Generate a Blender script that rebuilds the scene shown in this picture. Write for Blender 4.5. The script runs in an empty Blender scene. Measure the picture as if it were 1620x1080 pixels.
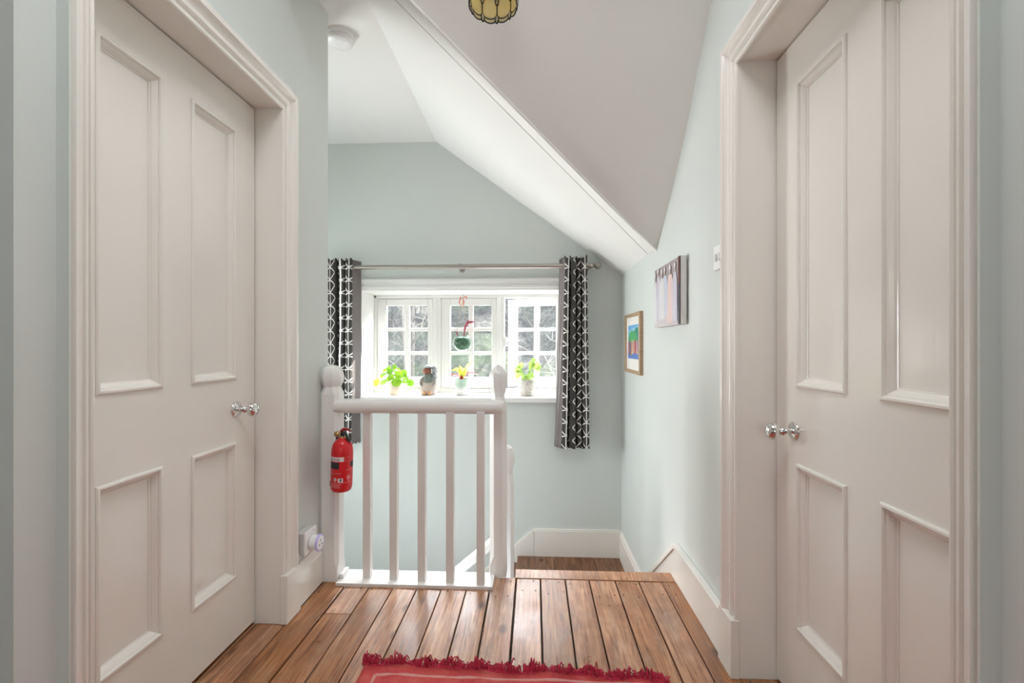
import bpy, bmesh, math, random
from mathutils import Vector, Matrix
random.seed(7)
C = bpy.context.scene.collection
PI = math.pi

# ------------------------------------------------------------------ helpers
class MB:
    """collects shapes in one bmesh; build() links them as one mesh object"""
    def __init__(self): self.b = bmesh.new(); self.mi = 0
    def _f(self, vs):
        try:
            f = self.b.faces.new(vs); f.material_index = self.mi; return f
        except ValueError: return None
    def v(self, p): return self.b.verts.new(p)
    def poly(self, pts): return self._f([self.v(p) for p in pts])
    def box(self, x0, x1, y0, y1, z0, z1, M=None):
        P = [(x, y, z) for x in (x0, x1) for y in (y0, y1) for z in (z0, z1)]
        if M is not None: P = [M @ Vector(p) for p in P]
        v = [self.v(p) for p in P]
        for q in ((0,1,3,2),(4,6,7,5),(0,4,5,1),(2,3,7,6),(0,2,6,4),(1,5,7,3)): self._f([v[i] for i in q])
        return self
    def prism(self, pts, d):
        """extrude polygon pts (3D list) by vector d"""
        d = Vector(d); a = [self.v(p) for p in pts]; b = [self.v(Vector(p)+d) for p in pts]
        self._f(a[::-1]); self._f(b); n = len(a)
        for i in range(n): self._f([a[i], a[(i+1)%n], b[(i+1)%n], b[i]])
        return self
    def loft(self, loops, closed=True, caps=True):
        L = [[self.v(p) for p in l] for l in loops]; n = len(L[0])
        for a, b in zip(L, L[1:]):
            for i in range(n if closed else n-1):
                j = (i+1) % n; self._f([a[i], a[j], b[j], b[i]])
        if caps and closed: self._f(L[0][::-1]); self._f(L[-1])
        return L
    def lathe(self, prof, seg=24, M=None, caps=True):
        M = M or Matrix()
        loops = [[M @ Vector((r*math.cos(2*PI*k/seg), r*math.sin(2*PI*k/seg), z)) for k in range(seg)] for r, z in prof]
        self.loft(loops, True, caps); return self
    def tube(self, pts, r, seg=8, caps=True):
        pts = [Vector(p) for p in pts]; n = len(pts)
        rs = r if isinstance(r, (list, tuple)) else [r]*n
        loops = []; u = None
        for i, p in enumerate(pts):
            t = (pts[min(i+1, n-1)] - pts[max(i-1, 0)]).normalized()
            if u is None: u = t.orthogonal().normalized()
            else: u = (u - t*u.dot(t)).normalized()
            w = t.cross(u)
            loops.append([p + (u*math.cos(2*PI*k/seg) + w*math.sin(2*PI*k/seg))*rs[i] for k in range(seg)])
        self.loft(loops, True, caps); return self
    def ball(self, c, r, seg=16, rings=10, M=None):
        c = Vector(c); rx, ry, rz = r if isinstance(r, (tuple, list)) else (r, r, r)
        loops = []
        for j in range(rings+1):
            a = -PI/2 + PI*(0.03 + 0.94*j/rings)
            l = [Vector((rx*math.cos(a)*math.cos(2*PI*k/seg), ry*math.cos(a)*math.sin(2*PI*k/seg), rz*math.sin(a))) for k in range(seg)]
            if M is not None: l = [M @ p for p in l]
            loops.append([c + p for p in l])
        self.loft(loops); return self
    def rings(self, prof, O, U, V, W, w, h):
        """mitred rectangular moulding: prof = [(inset, height)], rectangle w x h at origin O along U, V; height along W"""
        O, U, V, W = map(Vector, (O, U, V, W))
        loops = []
        for d, t in prof:
            loops.append([O+U*a+V*b+W*t for a, b in ((d, d), (w-d, d), (w-d, h-d), (d, h-d))])
        self.loft(loops, True, False); return self
    def build(self, name, mats, parent=None, smooth=None, bevel=0, seg=2, weld=False):
        if weld: bmesh.ops.remove_doubles(self.b, verts=self.b.verts, dist=1e-5)
        bmesh.ops.recalc_face_normals(self.b, faces=self.b.faces)
        me = bpy.data.meshes.new(name); self.b.to_mesh(me); self.b.free()
        o = bpy.data.objects.new(name, me); C.objects.link(o)
        for m in (mats if isinstance(mats, (list, tuple)) else [mats]): me.materials.append(m)
        if parent: o.parent = parent
        if smooth is not None:
            me.shade_smooth()
            if smooth < 180:
                try: me.set_sharp_from_angle(angle=math.radians(smooth))
                except Exception: pass
        if bevel:
            bv = o.modifiers.new('bevel', 'BEVEL'); bv.width = bevel; bv.segments = seg; bv.limit_method = 'ANGLE'; bv.angle_limit = math.radians(40)
            if smooth is None:
                me.shade_smooth(); bv.harden_normals = True
        return o

def tag(o, label, cat, group=None, kind=None):
    o['label'] = label; o['category'] = cat
    if group: o['group'] = group
    if kind: o['kind'] = kind
    return o
def thing(name, label, cat, loc=(0, 0, 0), group=None, kind=None):
    o = bpy.data.objects.new(name, None); C.objects.link(o); o.location = loc; o.empty_display_size = .05
    return tag(o, label, cat, group, kind)
def local(o):
    """children are modelled in world space: keep them there under an empty that is not at the origin"""
    for c in o.children:
        c.data.transform(Matrix.Translation(-Vector(o.location)))
        for g in c.children: g.data.transform(Matrix.Translation(-Vector(o.location)))

# ------------------------------------------------------------------ materials
class NT:
    def __init__(self, name):
        self.m = bpy.data.materials.new(name); self.m.use_nodes = True
        self.t = self.m.node_tree; self.p = self.t.nodes['Principled BSDF']; self.out = self.t.nodes['Material Output']
    def n(self, typ, **kw):
        x = self.t.nodes.new(typ)
        for k, v in kw.items(): setattr(x, k, v)
        return x
    def l(self, a, b): self.t.links.new(a, b)
    def math(self, op, a, b=None, c=None):
        x = self.n('ShaderNodeMath', operation=op)
        for i, q in enumerate((a, b, c)):
            if q is None: continue
            if isinstance(q, (int, float)): x.inputs[i].default_value = q
            else: self.l(q, x.inputs[i])
        return x.outputs[0]
    def mix(self, f, a, b):
        x = self.n('ShaderNodeMix', data_type='RGBA')
        for s, q in ((x.inputs[0], f), (x.inputs[6], a), (x.inputs[7], b)):
            if isinstance(q, (int, float)): s.default_value = q
            elif isinstance(q, (tuple, list)): s.default_value = (*q[:3], 1)
            else: self.l(q, s)
        return x.outputs[2]
    def coord(self, scale=(1, 1, 1), kind='Object', rot=(0, 0, 0)):
        tc = self.n('ShaderNodeTexCoord'); mp = self.n('ShaderNodeMapping')
        mp.inputs['Scale'].default_value = scale; mp.inputs['Rotation'].default_value = rot
        self.l(tc.outputs[kind], mp.inputs[0]); return mp.outputs[0]
    def noise(self, vec, scale, detail=3, rough=.55, dist=0):
        x = self.n('ShaderNodeTexNoise'); x.inputs['Scale'].default_value = scale; x.inputs['Detail'].default_value = detail
        x.inputs['Roughness'].default_value = rough; x.inputs['Distortion'].default_value = dist
        if vec is not None: self.l(vec, x.inputs['Vector'])
        return x.outputs['Fac']
    def ramp(self, f, stops):
        x = self.n('ShaderNodeValToRGB'); e = x.color_ramp.elements
        while len(e) < len(stops): e.new(.5)
        for i, (p, c) in enumerate(stops): e[i].position = p; e[i].color = (*c[:3], 1) if isinstance(c, (tuple, list)) else (c, c, c, 1)
        self.l(f, x.inputs[0]); return x.outputs[0]
    def bump(self, h, strength=.2, dist=.002):
        x = self.n('ShaderNodeBump'); x.inputs['Strength'].default_value = strength; x.inputs['Distance'].default_value = dist
        self.l(h, x.inputs['Height']); self.l(x.outputs[0], self.p.inputs['Normal'])
    def set(self, col=None, rough=None, **kw):
        if col is not None:
            if isinstance(col, (tuple, list)): self.p.inputs['Base Color'].default_value = (*col[:3], 1)
            else: self.l(col, self.p.inputs['Base Color'])
        if rough is not None: self.p.inputs['Roughness'].default_value = rough
        for k, v in kw.items(): self.p.inputs[k].default_value = v
        return self

def simple(name, col, rough=.5, var=.06, scale=8, bump=0, bscale=40, **kw):
    """plain paint or glaze with a slight mottle"""
    a = NT(name); v = a.coord()
    f = a.noise(v, scale, 3)
    c = a.mix(f, tuple(x*(1-var) for x in col), tuple(min(1, x*(1+var)) for x in col))
    a.set(c, rough, **kw)
    if bump: a.bump(a.noise(v, bscale, 4), bump, .003)
    return a.m

M = {}
M['wall'] = simple('sage_wall_paint', (.63, .663, .638), .55, .02, 3, .12, 60)
M['ceil'] = simple('white_ceiling_paint', (.82, .81, .785), .8, .015, 3, .1, 50)
def gloss(name, col, r=.22):
    a = NT(name); v = a.coord((1, 1, .12))
    c = a.mix(a.noise(a.coord(), 5, 3), tuple(x*.97 for x in col), col)
    a.set(c, r); a.p.inputs['Specular IOR Level'].default_value = .7; a.bump(a.noise(v, 90, 3), .12, .002); return a.m
M['wood'] = gloss('white_gloss_woodwork', (.84, .805, .75), .15)
M['wood2'] = gloss('white_satin_woodwork', (.82, .80, .78), .35)
M['winwhite'] = simple('white_window_paint', (.78, .77, .75), .4, .02)
M['chrome'] = NT('polished_chrome').set((.75, .74, .73), .07, Metallic=1).m
M['steel'] = NT('brushed_steel').set((.42, .385, .35), .34, Metallic=1).m
M['dark'] = NT('dark_gap').set((.03, .022, .016), .8).m
M['plastic'] = simple('white_plastic', (.85, .85, .84), .3, .01)
M['plastic_grey'] = simple('pale_grey_plastic', (.62, .61, .60), .4, .01)
M['purple'] = NT('lilac_ring').set((.55, .48, .88), .35).m
M['black'] = NT('black_plastic').set((.015, .015, .016), .35).m

def floor_mat(name, dark, mid, light, rough=.3, spec=.5):
    a = NT(name)
    g = a.n('ShaderNodeNewGeometry'); rnd = g.outputs['Random Per Island']
    tc = a.n('ShaderNodeTexCoord'); off = a.n('ShaderNodeVectorMath', operation='MULTIPLY_ADD')
    cm = a.n('ShaderNodeCombineXYZ')
    for i in range(3): a.l(a.math('MULTIPLY', rnd, (7.3, 13.1, 5.7)[i]), cm.inputs[i])
    off.inputs[1].default_value = (1, 1, 1); a.l(tc.outputs['Object'], off.inputs[0]); a.l(cm.outputs[0], off.inputs[2])
    mp = a.n('ShaderNodeMapping'); mp.inputs['Scale'].default_value = (14, .9, 14); a.l(off.outputs[0], mp.inputs[0])
    grain = a.noise(mp.outputs[0], 3.2, 6, .65, 1.2)
    mp2 = a.n('ShaderNodeMapping'); mp2.inputs['Scale'].default_value = (90, 2.2, 90); a.l(off.outputs[0], mp2.inputs[0])
    fine = a.noise(mp2.outputs[0], 2.5, 3, .6)
    blot = a.noise(off.outputs[0], 5, 4, .6)
    f = a.math('ADD', a.math('MULTIPLY', grain, .66), a.math('MULTIPLY', fine, .34))
    c = a.ramp(f, [(.36, dark), (.49, mid), (.62, light)])
    c = a.mix(a.ramp(blot, [(.36, .6), (.58, 0.)]), c, tuple(x*.5 for x in mid))
    mp3 = a.n('ShaderNodeMapping'); mp3.inputs['Scale'].default_value = (9, 2.2, 9); a.l(off.outputs[0], mp3.inputs[0])
    worn = a.noise(mp3.outputs[0], 2.2, 5, .7)
    c = a.mix(a.ramp(worn, [(.50, 0.), (.74, .42)]), c, (light[0]*.95, light[0]*.72, light[0]*.52))      # rubbed grey patches
    vk = a.n('ShaderNodeTexVoronoi'); vk.inputs['Scale'].default_value = 1.0; mp4 = a.n('ShaderNodeMapping'); mp4.inputs['Scale'].default_value = (7, 3.2, 7); a.l(off.outputs[0], mp4.inputs[0]); a.l(mp4.outputs[0], vk.inputs['Vector'])
    c = a.mix(a.ramp(vk.outputs['Distance'], [(.05, .85), (.13, 0.)]), c, tuple(x*.5 for x in dark))      # knots
    hsv = a.n('ShaderNodeHueSaturation'); a.l(c, hsv.inputs['Color'])
    a.l(a.math('MULTIPLY_ADD', rnd, .55, .68), hsv.inputs['Value']); a.l(a.math('MULTIPLY_ADD', rnd, -.25, 1.02), hsv.inputs['Saturation'])
    a.set(hsv.outputs[0], rough); a.p.inputs['Specular IOR Level'].default_value = spec
    rr = a.ramp(blot, [(.3, rough-.06), (.7, rough+.12)]); a.l(rr, a.p.inputs['Roughness'])
    a.bump(f, .25, .0015); return a.m
M['floor'] = floor_mat('pine_floorboards', (.15, .046, .014), (.43, .165, .054), (.62, .30, .12), .32, .5)
M['floor_dark'] = floor_mat('dark_landing_boards', (.09, .032, .014), (.26, .105, .045), (.38, .175, .08), .42, .35)

def glass_mat(name, tint=(1, 1, 1), ior=1.45, rough=0.0):
    a = NT(name); t = a.t; t.nodes.remove(a.p)
    tr = a.n('ShaderNodeBsdfTransparent'); tr.inputs[0].default_value = (*tint, 1)
    gl = a.n('ShaderNodeBsdfGlossy'); gl.inputs['Roughness'].default_value = rough
    fr = a.n('ShaderNodeFresnel'); ge = a.n('ShaderNodeNewGeometry'); a.l(a.math('MULTIPLY_ADD', ge.outputs['Backfacing'], 1/ior-ior, ior), fr.inputs[0])   # same reflectance on both faces
    mx = a.n('ShaderNodeMixShader'); a.l(fr.outputs[0], mx.inputs[0]); a.l(tr.outputs[0], mx.inputs[1]); a.l(gl.outputs[0], mx.inputs[2])
    a.l(mx.outputs[0], a.out.inputs[0]); return a.m
M['glass'] = glass_mat('window_glass', (.98, .99, .99))
M['globe'] = glass_mat('clear_globe_glass', (.93, .96, .95), 1.5)

def leaf_mat(name, c1, c2, scale=30):
    a = NT(name); g = a.n('ShaderNodeNewGeometry')
    f = a.math('ADD', a.math('MULTIPLY', g.outputs['Random Per Island'], .7), a.math('MULTIPLY', a.noise(a.coord(), scale, 2), .3))
    c = a.mix(f, c1, c2); a.set(c, .35)
    tl = a.n('ShaderNodeBsdfTranslucent'); a.l(c, tl.inputs[0])
    mx = a.n('ShaderNodeMixShader'); mx.inputs[0].default_value = .45
    a.l(a.p.outputs[0], mx.inputs[1]); a.l(tl.outputs[0], mx.inputs[2]); a.l(mx.outputs[0], a.out.inputs[0]); return a.m
M['leaf'] = leaf_mat('bright_green_leaf', (.10, .30, .02), (.36, .56, .04))
M['leaf2'] = leaf_mat('variegated_leaf', (.14, .34, .04), (.50, .62, .18), 60)
M['leafy'] = leaf_mat('yellow_green_leaf', (.55, .62, .08), (.75, .75, .25))
M['leafr'] = leaf_mat('red_leaf', (.50, .03, .03), (.62, .09, .07))

# curtain cloth: charcoal with a white linear stem print, laid out along the cloth (UV in metres)
def curtain_mat():
    a = NT('stem_print_cloth'); uv = a.n('ShaderNodeTexCoord').outputs['UV']
    sp = a.n('ShaderNodeSeparateXYZ'); a.l(uv, sp.inputs[0]); U, V = sp.outputs[0], sp.outputs[1]
    CW, RH, T, LW = .115, .094, .0042, .049
    x = a.math('ABSOLUTE', a.math('SUBTRACT', a.math('MODULO', U, CW), CW/2))       # distance from the stem of this column
    y = a.math('MODULO', V, RH)
    stem = a.math('LESS_THAN', x, T*.8)
    inleaf = a.math('LESS_THAN', x, LW)
    twig = a.math('LESS_THAN', a.math('ABSOLUTE', a.math('SUBTRACT', y, a.math('MULTIPLY', x, 1.2))), T*1.25)       # lower edge of each leaf
    yy = a.math('SUBTRACT', RH, y)
    arc = a.math('LESS_THAN', a.math('ABSOLUTE', a.math('SUBTRACT', yy, a.math('MULTIPLY', a.math('POWER', x, 2), 14.0))), T*1.15)   # upper edge
    f = a.math('MAXIMUM', stem, a.math('MULTIPLY', a.math('MAXIMUM', twig, arc), inleaf))
    c = a.mix(f, (.062, .058, .055), (.78, .76, .73)); a.set(c, .85)
    a.p.inputs['Specular IOR Level'].default_value = .15
    wv = a.n('ShaderNodeTexNoise'); wv.inputs['Scale'].default_value = 900; a.l(uv, wv.inputs['Vector'])
    a.bump(wv.outputs['Fac'], .15, .001); return a.m
M['curtain'] = curtain_mat()
M['lining'] = simple('taupe_lining_cloth', (.17, .15, .145), .85, .08, 40)

# ------------------------------------------------------------------ room numbers (metres; camera above the origin)
XL, XR, YB = -.975, .66, 3.48        # left wall, right wall, window wall
LZ = -.53                            # quarter landing level
STRUCT = dict(kind='structure')

# ---- left wall with door recess
w = MB()
w.box(-1.13, XL, 1.709, 2.11, -.3, 3.0)
w.box(-1.13, XL, .807, .947, -.3, 3.0)
w.box(-1.13, XL, .947, 1.709, 1.987, 3.0)
w.box(-1.30, -1.13, .807, 2.11, -.3, 3.0)
w.box(-2.6, -1.30, .807, .95, -.3, 3.0)
w.box(-2.7, -2.6, -2.5, .95, -.3, 3.0)
tag(w.build('wall_left', M['wall']), 'pale sage green wall around the left door', 'wall', **STRUCT)
# ---- right wall with door recess
w = MB()
w.box(XR, .83, 1.503, 3.6, -2.6, 3.0)
w.box(XR, .83, -2.5, .738, -.3, 3.0)
w.box(XR, .83, .738, 1.503, 1.987, 3.0)
w.box(.83, 1.0, -2.5, 3.6, -2.6, 3.0)
tag(w.build('wall_right', M['wall']), 'pale sage green wall with two pictures and the right door', 'wall', **STRUCT)
# ---- window wall
OX0, OX1, OZ0, OZ1 = -1.352, .262, .64, 1.493
w = MB()
w.box(-2.7, OX0-.012, YB, 3.88, -2.6, 3.0); w.box(OX1+.012, 1.0, YB, 3.88, -2.6, 3.0)
w.box(OX0-.012, OX1+.012, YB, 3.88, -2.6, OZ0-.008); w.box(OX0-.012, OX1+.012, YB, 3.88, OZ1+.012, 3.0)
tag(w.build('wall_back', M['wall']), 'sage green end wall around the casement window', 'wall', **STRUCT)
# ---- stairwell partition on the left and its far side
w = MB()
w.box(-2.6, -1.035, 2.11, 2.20, -2.6, 3.0)
tag(w.build('wall_stairwell', M['wall']), 'partition wall beside the stairwell behind the left newel post', 'wall', **STRUCT)
w = MB()
w.box(-2.7, -2.6, 2.11, 2.35, -2.6, 3.0); w.box(-2.7, -2.6, 3.35, 3.6, -2.6, 3.0)
w.box(-2.7, -2.6, 2.35, 3.35, -2.6, .3); w.box(-2.7, -2.6, 2.35, 3.35, 1.3, 3.0)
tag(w.build('wall_far_left', M['wall']), 'end wall of the stairwell with a side window opening', 'wall', **STRUCT)
# ---- rear of the hall, with an unseen opening added for fill light
w = MB()
w.box(-2.7, -.8, -2.6, -2.5, -.3, 3.0); w.box(.2, 1.0, -2.6, -2.5, -.3, 3.0)
w.box(-.8, .2, -2.6, -2.5, 2.0, 3.0); w.box(-.8, .2, -2.6, -2.5, -.3, .9)
tag(w.build('wall_rear', M['wall']), 'rear wall of the hall with an opening added for fill light', 'wall', **STRUCT)

# ---- ceilings
prof = [(1.12, 2.99), (1.4, 2.702), (1.733, 2.361), (1.82, 2.252), (1.9, 2.152), (1.98, 2.055), (2.059, 1.965), (2.15, 1.872), (2.25, 1.782), (2.36, 1.693), (2.475, 1.6)]
outer = [(-.975, 1.46, 2.641), (-.755, 1.535, 2.564), (-.471, 1.7097, 2.3849), (-.3706, 1.7735, 2.3103), (-.2627, 1.8388, 2.2285), (-.1474, 1.9089, 2.1412), (-.0237, 1.9857, 2.0485), (.1097, 2.0731, 1.9506), (.2301, 2.1578, 1.865), (.3615, 2.2582, 1.7754), (.5068, 2.3764, 1.6797), (.66, 2.49, 1.588)]
inner = [(-0.975, 1.75, 2.64), (-0.755, 1.752, 2.64), (-0.577, 1.869, 2.51), (-0.49, 1.9264, 2.4458), (-0.386, 1.995, 2.369), (-0.275, 2.0676, 2.2877), (-0.169, 2.137, 2.21), (-0.04, 2.2214, 2.1156), (0.077, 2.298, 2.03), (0.215, 2.3887, 1.9286), (0.36, 2.484, 1.822), (0.66, 2.68, 1.602)]
w = MB()
def zprof(y):
    for (y0, z0), (y1, z1) in zip(prof, prof[1:]):
        if y <= y1: return z0 + (z1-z0)*(y-y0)/(y1-y0)
    return prof[-1][1]
cols = []; NR = 48
for (x, y, z) in outer:
    ys = [1.12 + (y-1.12)*t for t in [i/NR for i in range(NR+1)]]
    cols.append([w.v((x, q, zprof(q) if i < NR else z)) for i, q in enumerate(ys)])
last = cols[-1]; cols.append([w.v((XR+.02, v.co.y, v.co.z)) for v in last])
for a, b in zip(cols, cols[1:]):
    for i in range(NR): w._f([a[i], a[i+1], b[i+1], b[i]])
hc = w.build('ceiling', M['ceil'], smooth=50, weld=True)
tag(hc, 'grey white sloping ceiling above the hall with hanging lamp', 'ceiling', **STRUCT)
w = MB()
RX0, RX1, RY0, RY1 = -.62, .36, .05, .95                         # unseen rooflight opening, added to let fill light in
w.box(-2.7, RX0, -2.6, 1.16, 2.98, 3.05); w.box(RX1, 1.0, -2.6, 1.16, 2.98, 3.05); w.box(RX0, RX1, -2.6, RY0, 2.98, 3.05); w.box(RX0, RX1, RY1, 1.16, 2.98, 3.05)
tag(w.build('ceiling_rear', M['ceil']), 'flat white ceiling over the rear of the hall', 'ceiling', **STRUCT)
w = MB()
for a in ((RX0-.05, RX0, RY0-.05, RY1+.05), (RX1, RX1+.05, RY0-.05, RY1+.05), (RX0, RX1, RY0-.05, RY0), (RX0, RX1, RY1, RY1+.05)): w.box(*a, 2.97, 3.09)
tag(w.build('added_rooflight', M['wood'], bevel=.004), 'white frame of the rooflight added above the hall for fill light', 'rooflight', **STRUCT)  # frame of the added rooflight, out of view
w = MB()   # stairwell ceiling: flat on the left, then sloping down to the right wall
w.poly([(-2.7, 1.75, 2.64), (-.755, 1.752, 2.64), (-.755, 3.6, 2.64), (-2.7, 3.6, 2.64)])
k = .7336
pts = [p for p in inner[1:]] + [(XR+.02, 2.69, 1.602-.0147)]
A = [w.v((p[0], p[1], 2.64 - k*(p[0]+.755))) for p in pts]; B = [w.v((p[0], 3.6, 2.64 - k*(p[0]+.755))) for p in pts]
for i in range(len(A)-1): w._f([A[i], A[i+1], B[i+1], B[i]])
sc_ = w.build('ceiling_stairwell', M['ceil'], smooth=20, weld=True)
tag(sc_, 'bright white sloped ceiling over the stairwell', 'ceiling', **STRUCT)
w = MB()   # band board between the two ceilings
lo = [Vector(p) for p in outer]; hi = [Vector(p) for p in inner]
L0 = [w.v(p) for p in lo]; L1 = [w.v(p) for p in hi]
for i in range(len(L0)-1): w._f([L0[i], L0[i+1], L1[i+1], L1[i]])
bnd = w.build('trim_1', M['ceil']); tag(bnd, 'white board edging the join of the two sloping ceilings', 'trim', **STRUCT)
w = MB()   # bead and groove along both edges
w.tube([p + Vector((0, -.004, -.004)) for p in lo], .006, 6)
tag(w.build('trim_2', M['ceil'], smooth=60), 'thin white bead along the hall ceiling edge', 'trim', **STRUCT)
w = MB(); w.tube([p + Vector((.0, -.002, -.0005)) for p in hi], .0032, 6)
tag(w.build('trim_3', M['plastic_grey'], smooth=60), 'thin grey joint along the stairwell ceiling edge', 'trim', **STRUCT)

# ---- floorboards
seams = [-1.12, -1.07, -.958, -.843, -.730, -.624, -.516, -.408, -.297, -.196, -.082, .029, .142, .25, .368, .475, .577, .69, .80]
w = MB(); g = .0028
for a, b in zip(seams, seams[1:]):
    yend = 2.093 if a > -.09 else 2.10
    cuts = [-2.5, yend]
    if abs(a+.843) < .001: cuts = [-2.5, 1.785, yend]
    elif random.random() < .5: cuts = [-2.5, random.uniform(.2, .9), yend]
    for y0, y1 in zip(cuts, cuts[1:]):
        gg = g*random.uniform(.5, 1.5)
        w.box(a+gg, b-gg, y0+.0015, y1-.0015, -.02, random.uniform(-.0015, 0))
w.box(-.088, .64, 2.096, 2.178, -.03, .001)                       # nosing board at the head of the steps
fl = w.build('floor', M['floor'], bevel=.0018, seg=2); tag(fl, 'worn orange brown pine floorboards of the landing', 'floor', **STRUCT)
w = MB(); w.box(-1.13, .83, -2.5, 2.10, -.3, -.021)
w.box(-2.6, -1.13, -2.5, .95, -.3, 0)
tag(w.build('floor_under', M['dark']), 'dark gap under the floorboards', 'floor', **STRUCT)
w = MB()
for a, b in zip(seams, seams[1:]):
    for yy in (1.955, 2.055, 1.2, .55):
        for fx in (.22, .78):
            if random.random() < .75:
                x = a + (b-a)*fx + random.uniform(-.01, .01); y = yy + random.uniform(-.02, .02) + (.02 if a > -.09 and yy > 1.9 else 0)
                w.lathe([(.0034, 0), (.0034, .0006)], 8, Matrix.Translation((x, y, .0)))
tag(w.build('floor_nails', M['dark']), 'dark nail heads in the floorboards', 'floor nails', kind='structure')

# ---- three steps down and the quarter landing, then a flight down to the left
w = MB()
w.box(-.10, .64, 2.16, 2.43, LZ, -.177); w.box(-.10, .64, 2.40, 2.67, LZ, -.354)
w.box(-.10, .64, 2.10, 2.165, LZ, -.031)
tag(w.build('floor_steps', M['floor_dark'], bevel=.004), 'brown wooden steps down to the quarter landing', 'steps', **STRUCT)
w = MB()
for a, b in zip((-.128, .149, .447), (.149, .447, .66)): w.box(a+.002, b-.002, 2.60, 3.477, LZ-.05, LZ)
tag(w.build('floor_landing', M['floor_dark'], bevel=.002), 'dark brown boards of the lower quarter landing', 'floor', **STRUCT)
w = MB()
for i in range(9):
    x1 = -.13 - i*.215
    w.box(x1-.24, x1, 2.64, 3.46, LZ-.177*(i+1)-.05, LZ-.177*(i+1))
    w.box(x1-.02, x1, 2.64, 3.46, LZ-.177*(i+1), LZ-.177*i-.05)
tag(w.build('floor_flight', M['floor_dark']), 'lower flight of stairs going down to the left', 'stairs', **STRUCT)
w = MB(); w.box(-2.7, 1.0, 2.1, 3.6, -2.7, -2.6)
tag(w.build('floor_below', M['floor_dark']), 'floor at the foot of the stairwell', 'floor', **STRUCT)

# ---- skirting boards
def skirt(name, label, p0, p1, nrm, zb, h=.168, t=.02):
    """straight skirting with a moulded top between p0 and p1 (xy); nrm points into the room"""
    prof_ = [(0, 0), (t, 0), (t, h-.04), (t*.75, h-.03), (t*.75, h-.022), (t*.4, h-.006), (t*.3, h), (0, h)]
    n = Vector((*nrm, 0)); w = MB()
    w.loft([[Vector((*p, zb)) + n*a + Vector((0, 0, b)) for a, b in prof_] for p in (p0, p1)])
    return tag(w.build(name, M['wood']), label, 'skirting board', **STRUCT)
skirt('baseboard_left', 'white skirting board between the left door and the newel post', (XL, 1.79), (XL, 2.012), (1, 0), .004)
# right: landing skirting with raked end going down the steps
w = MB()
t = .02
sec = [(2.18, 0), (1.585, 0), (1.585, .168), (2.115, .168), (2.74, -.33), (2.74, -.49)]
w.prism([(XR, y, z) for y, z in sec], (-t, 0, 0))
o_ = [(1.585, .168), (2.115, .168), (2.74, -.33)]
w.prism([(XR-.001, 1.584, .1695), (XR-.001, 2.116, .1695), (XR-.001, 2.742, -.3285), (XR-.001, 2.74, -.352), (XR-.001, 2.108, .146), (XR-.001, 1.585, .146)], (-.027, 0, 0))
tag(w.build('baseboard_right', M['wood'], bevel=.003), 'white skirting board along the right wall with raked end', 'skirting board', **STRUCT)
skirt('baseboard_landing', 'white skirting at the foot of the right wall on the lower landing', (XR, 2.72), (XR, YB), (-1, 0), LZ, .205)
w = MB()
w.prism([(0, YB, LZ-.03), (.645, YB, LZ-.03), (.645, YB, -.337), (0, YB, -.337)], (0, -.022, 0))
w.prism([(-.002, YB, LZ-.03), (-.002, YB, -.337), (-1.9, YB, -.337-1.9*.836), (-1.9, YB, -.337-1.9*.836-.36), (-.13, YB, LZ-.18)], (0, -.0215, 0))
w.prism([(0, YB, -.337), (.645, YB, -.337), (.645, YB, -.325), (-.004, YB, -.325), (-1.9, YB, -.325-1.9*.836), (-1.9, YB, -.337-1.9*.836)], (0, -.015, 0))
tag(w.build('baseboard_back', M['wood'], bevel=.002), 'white skirting on the end wall raking down the stairs', 'skirting board', **STRUCT)

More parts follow.
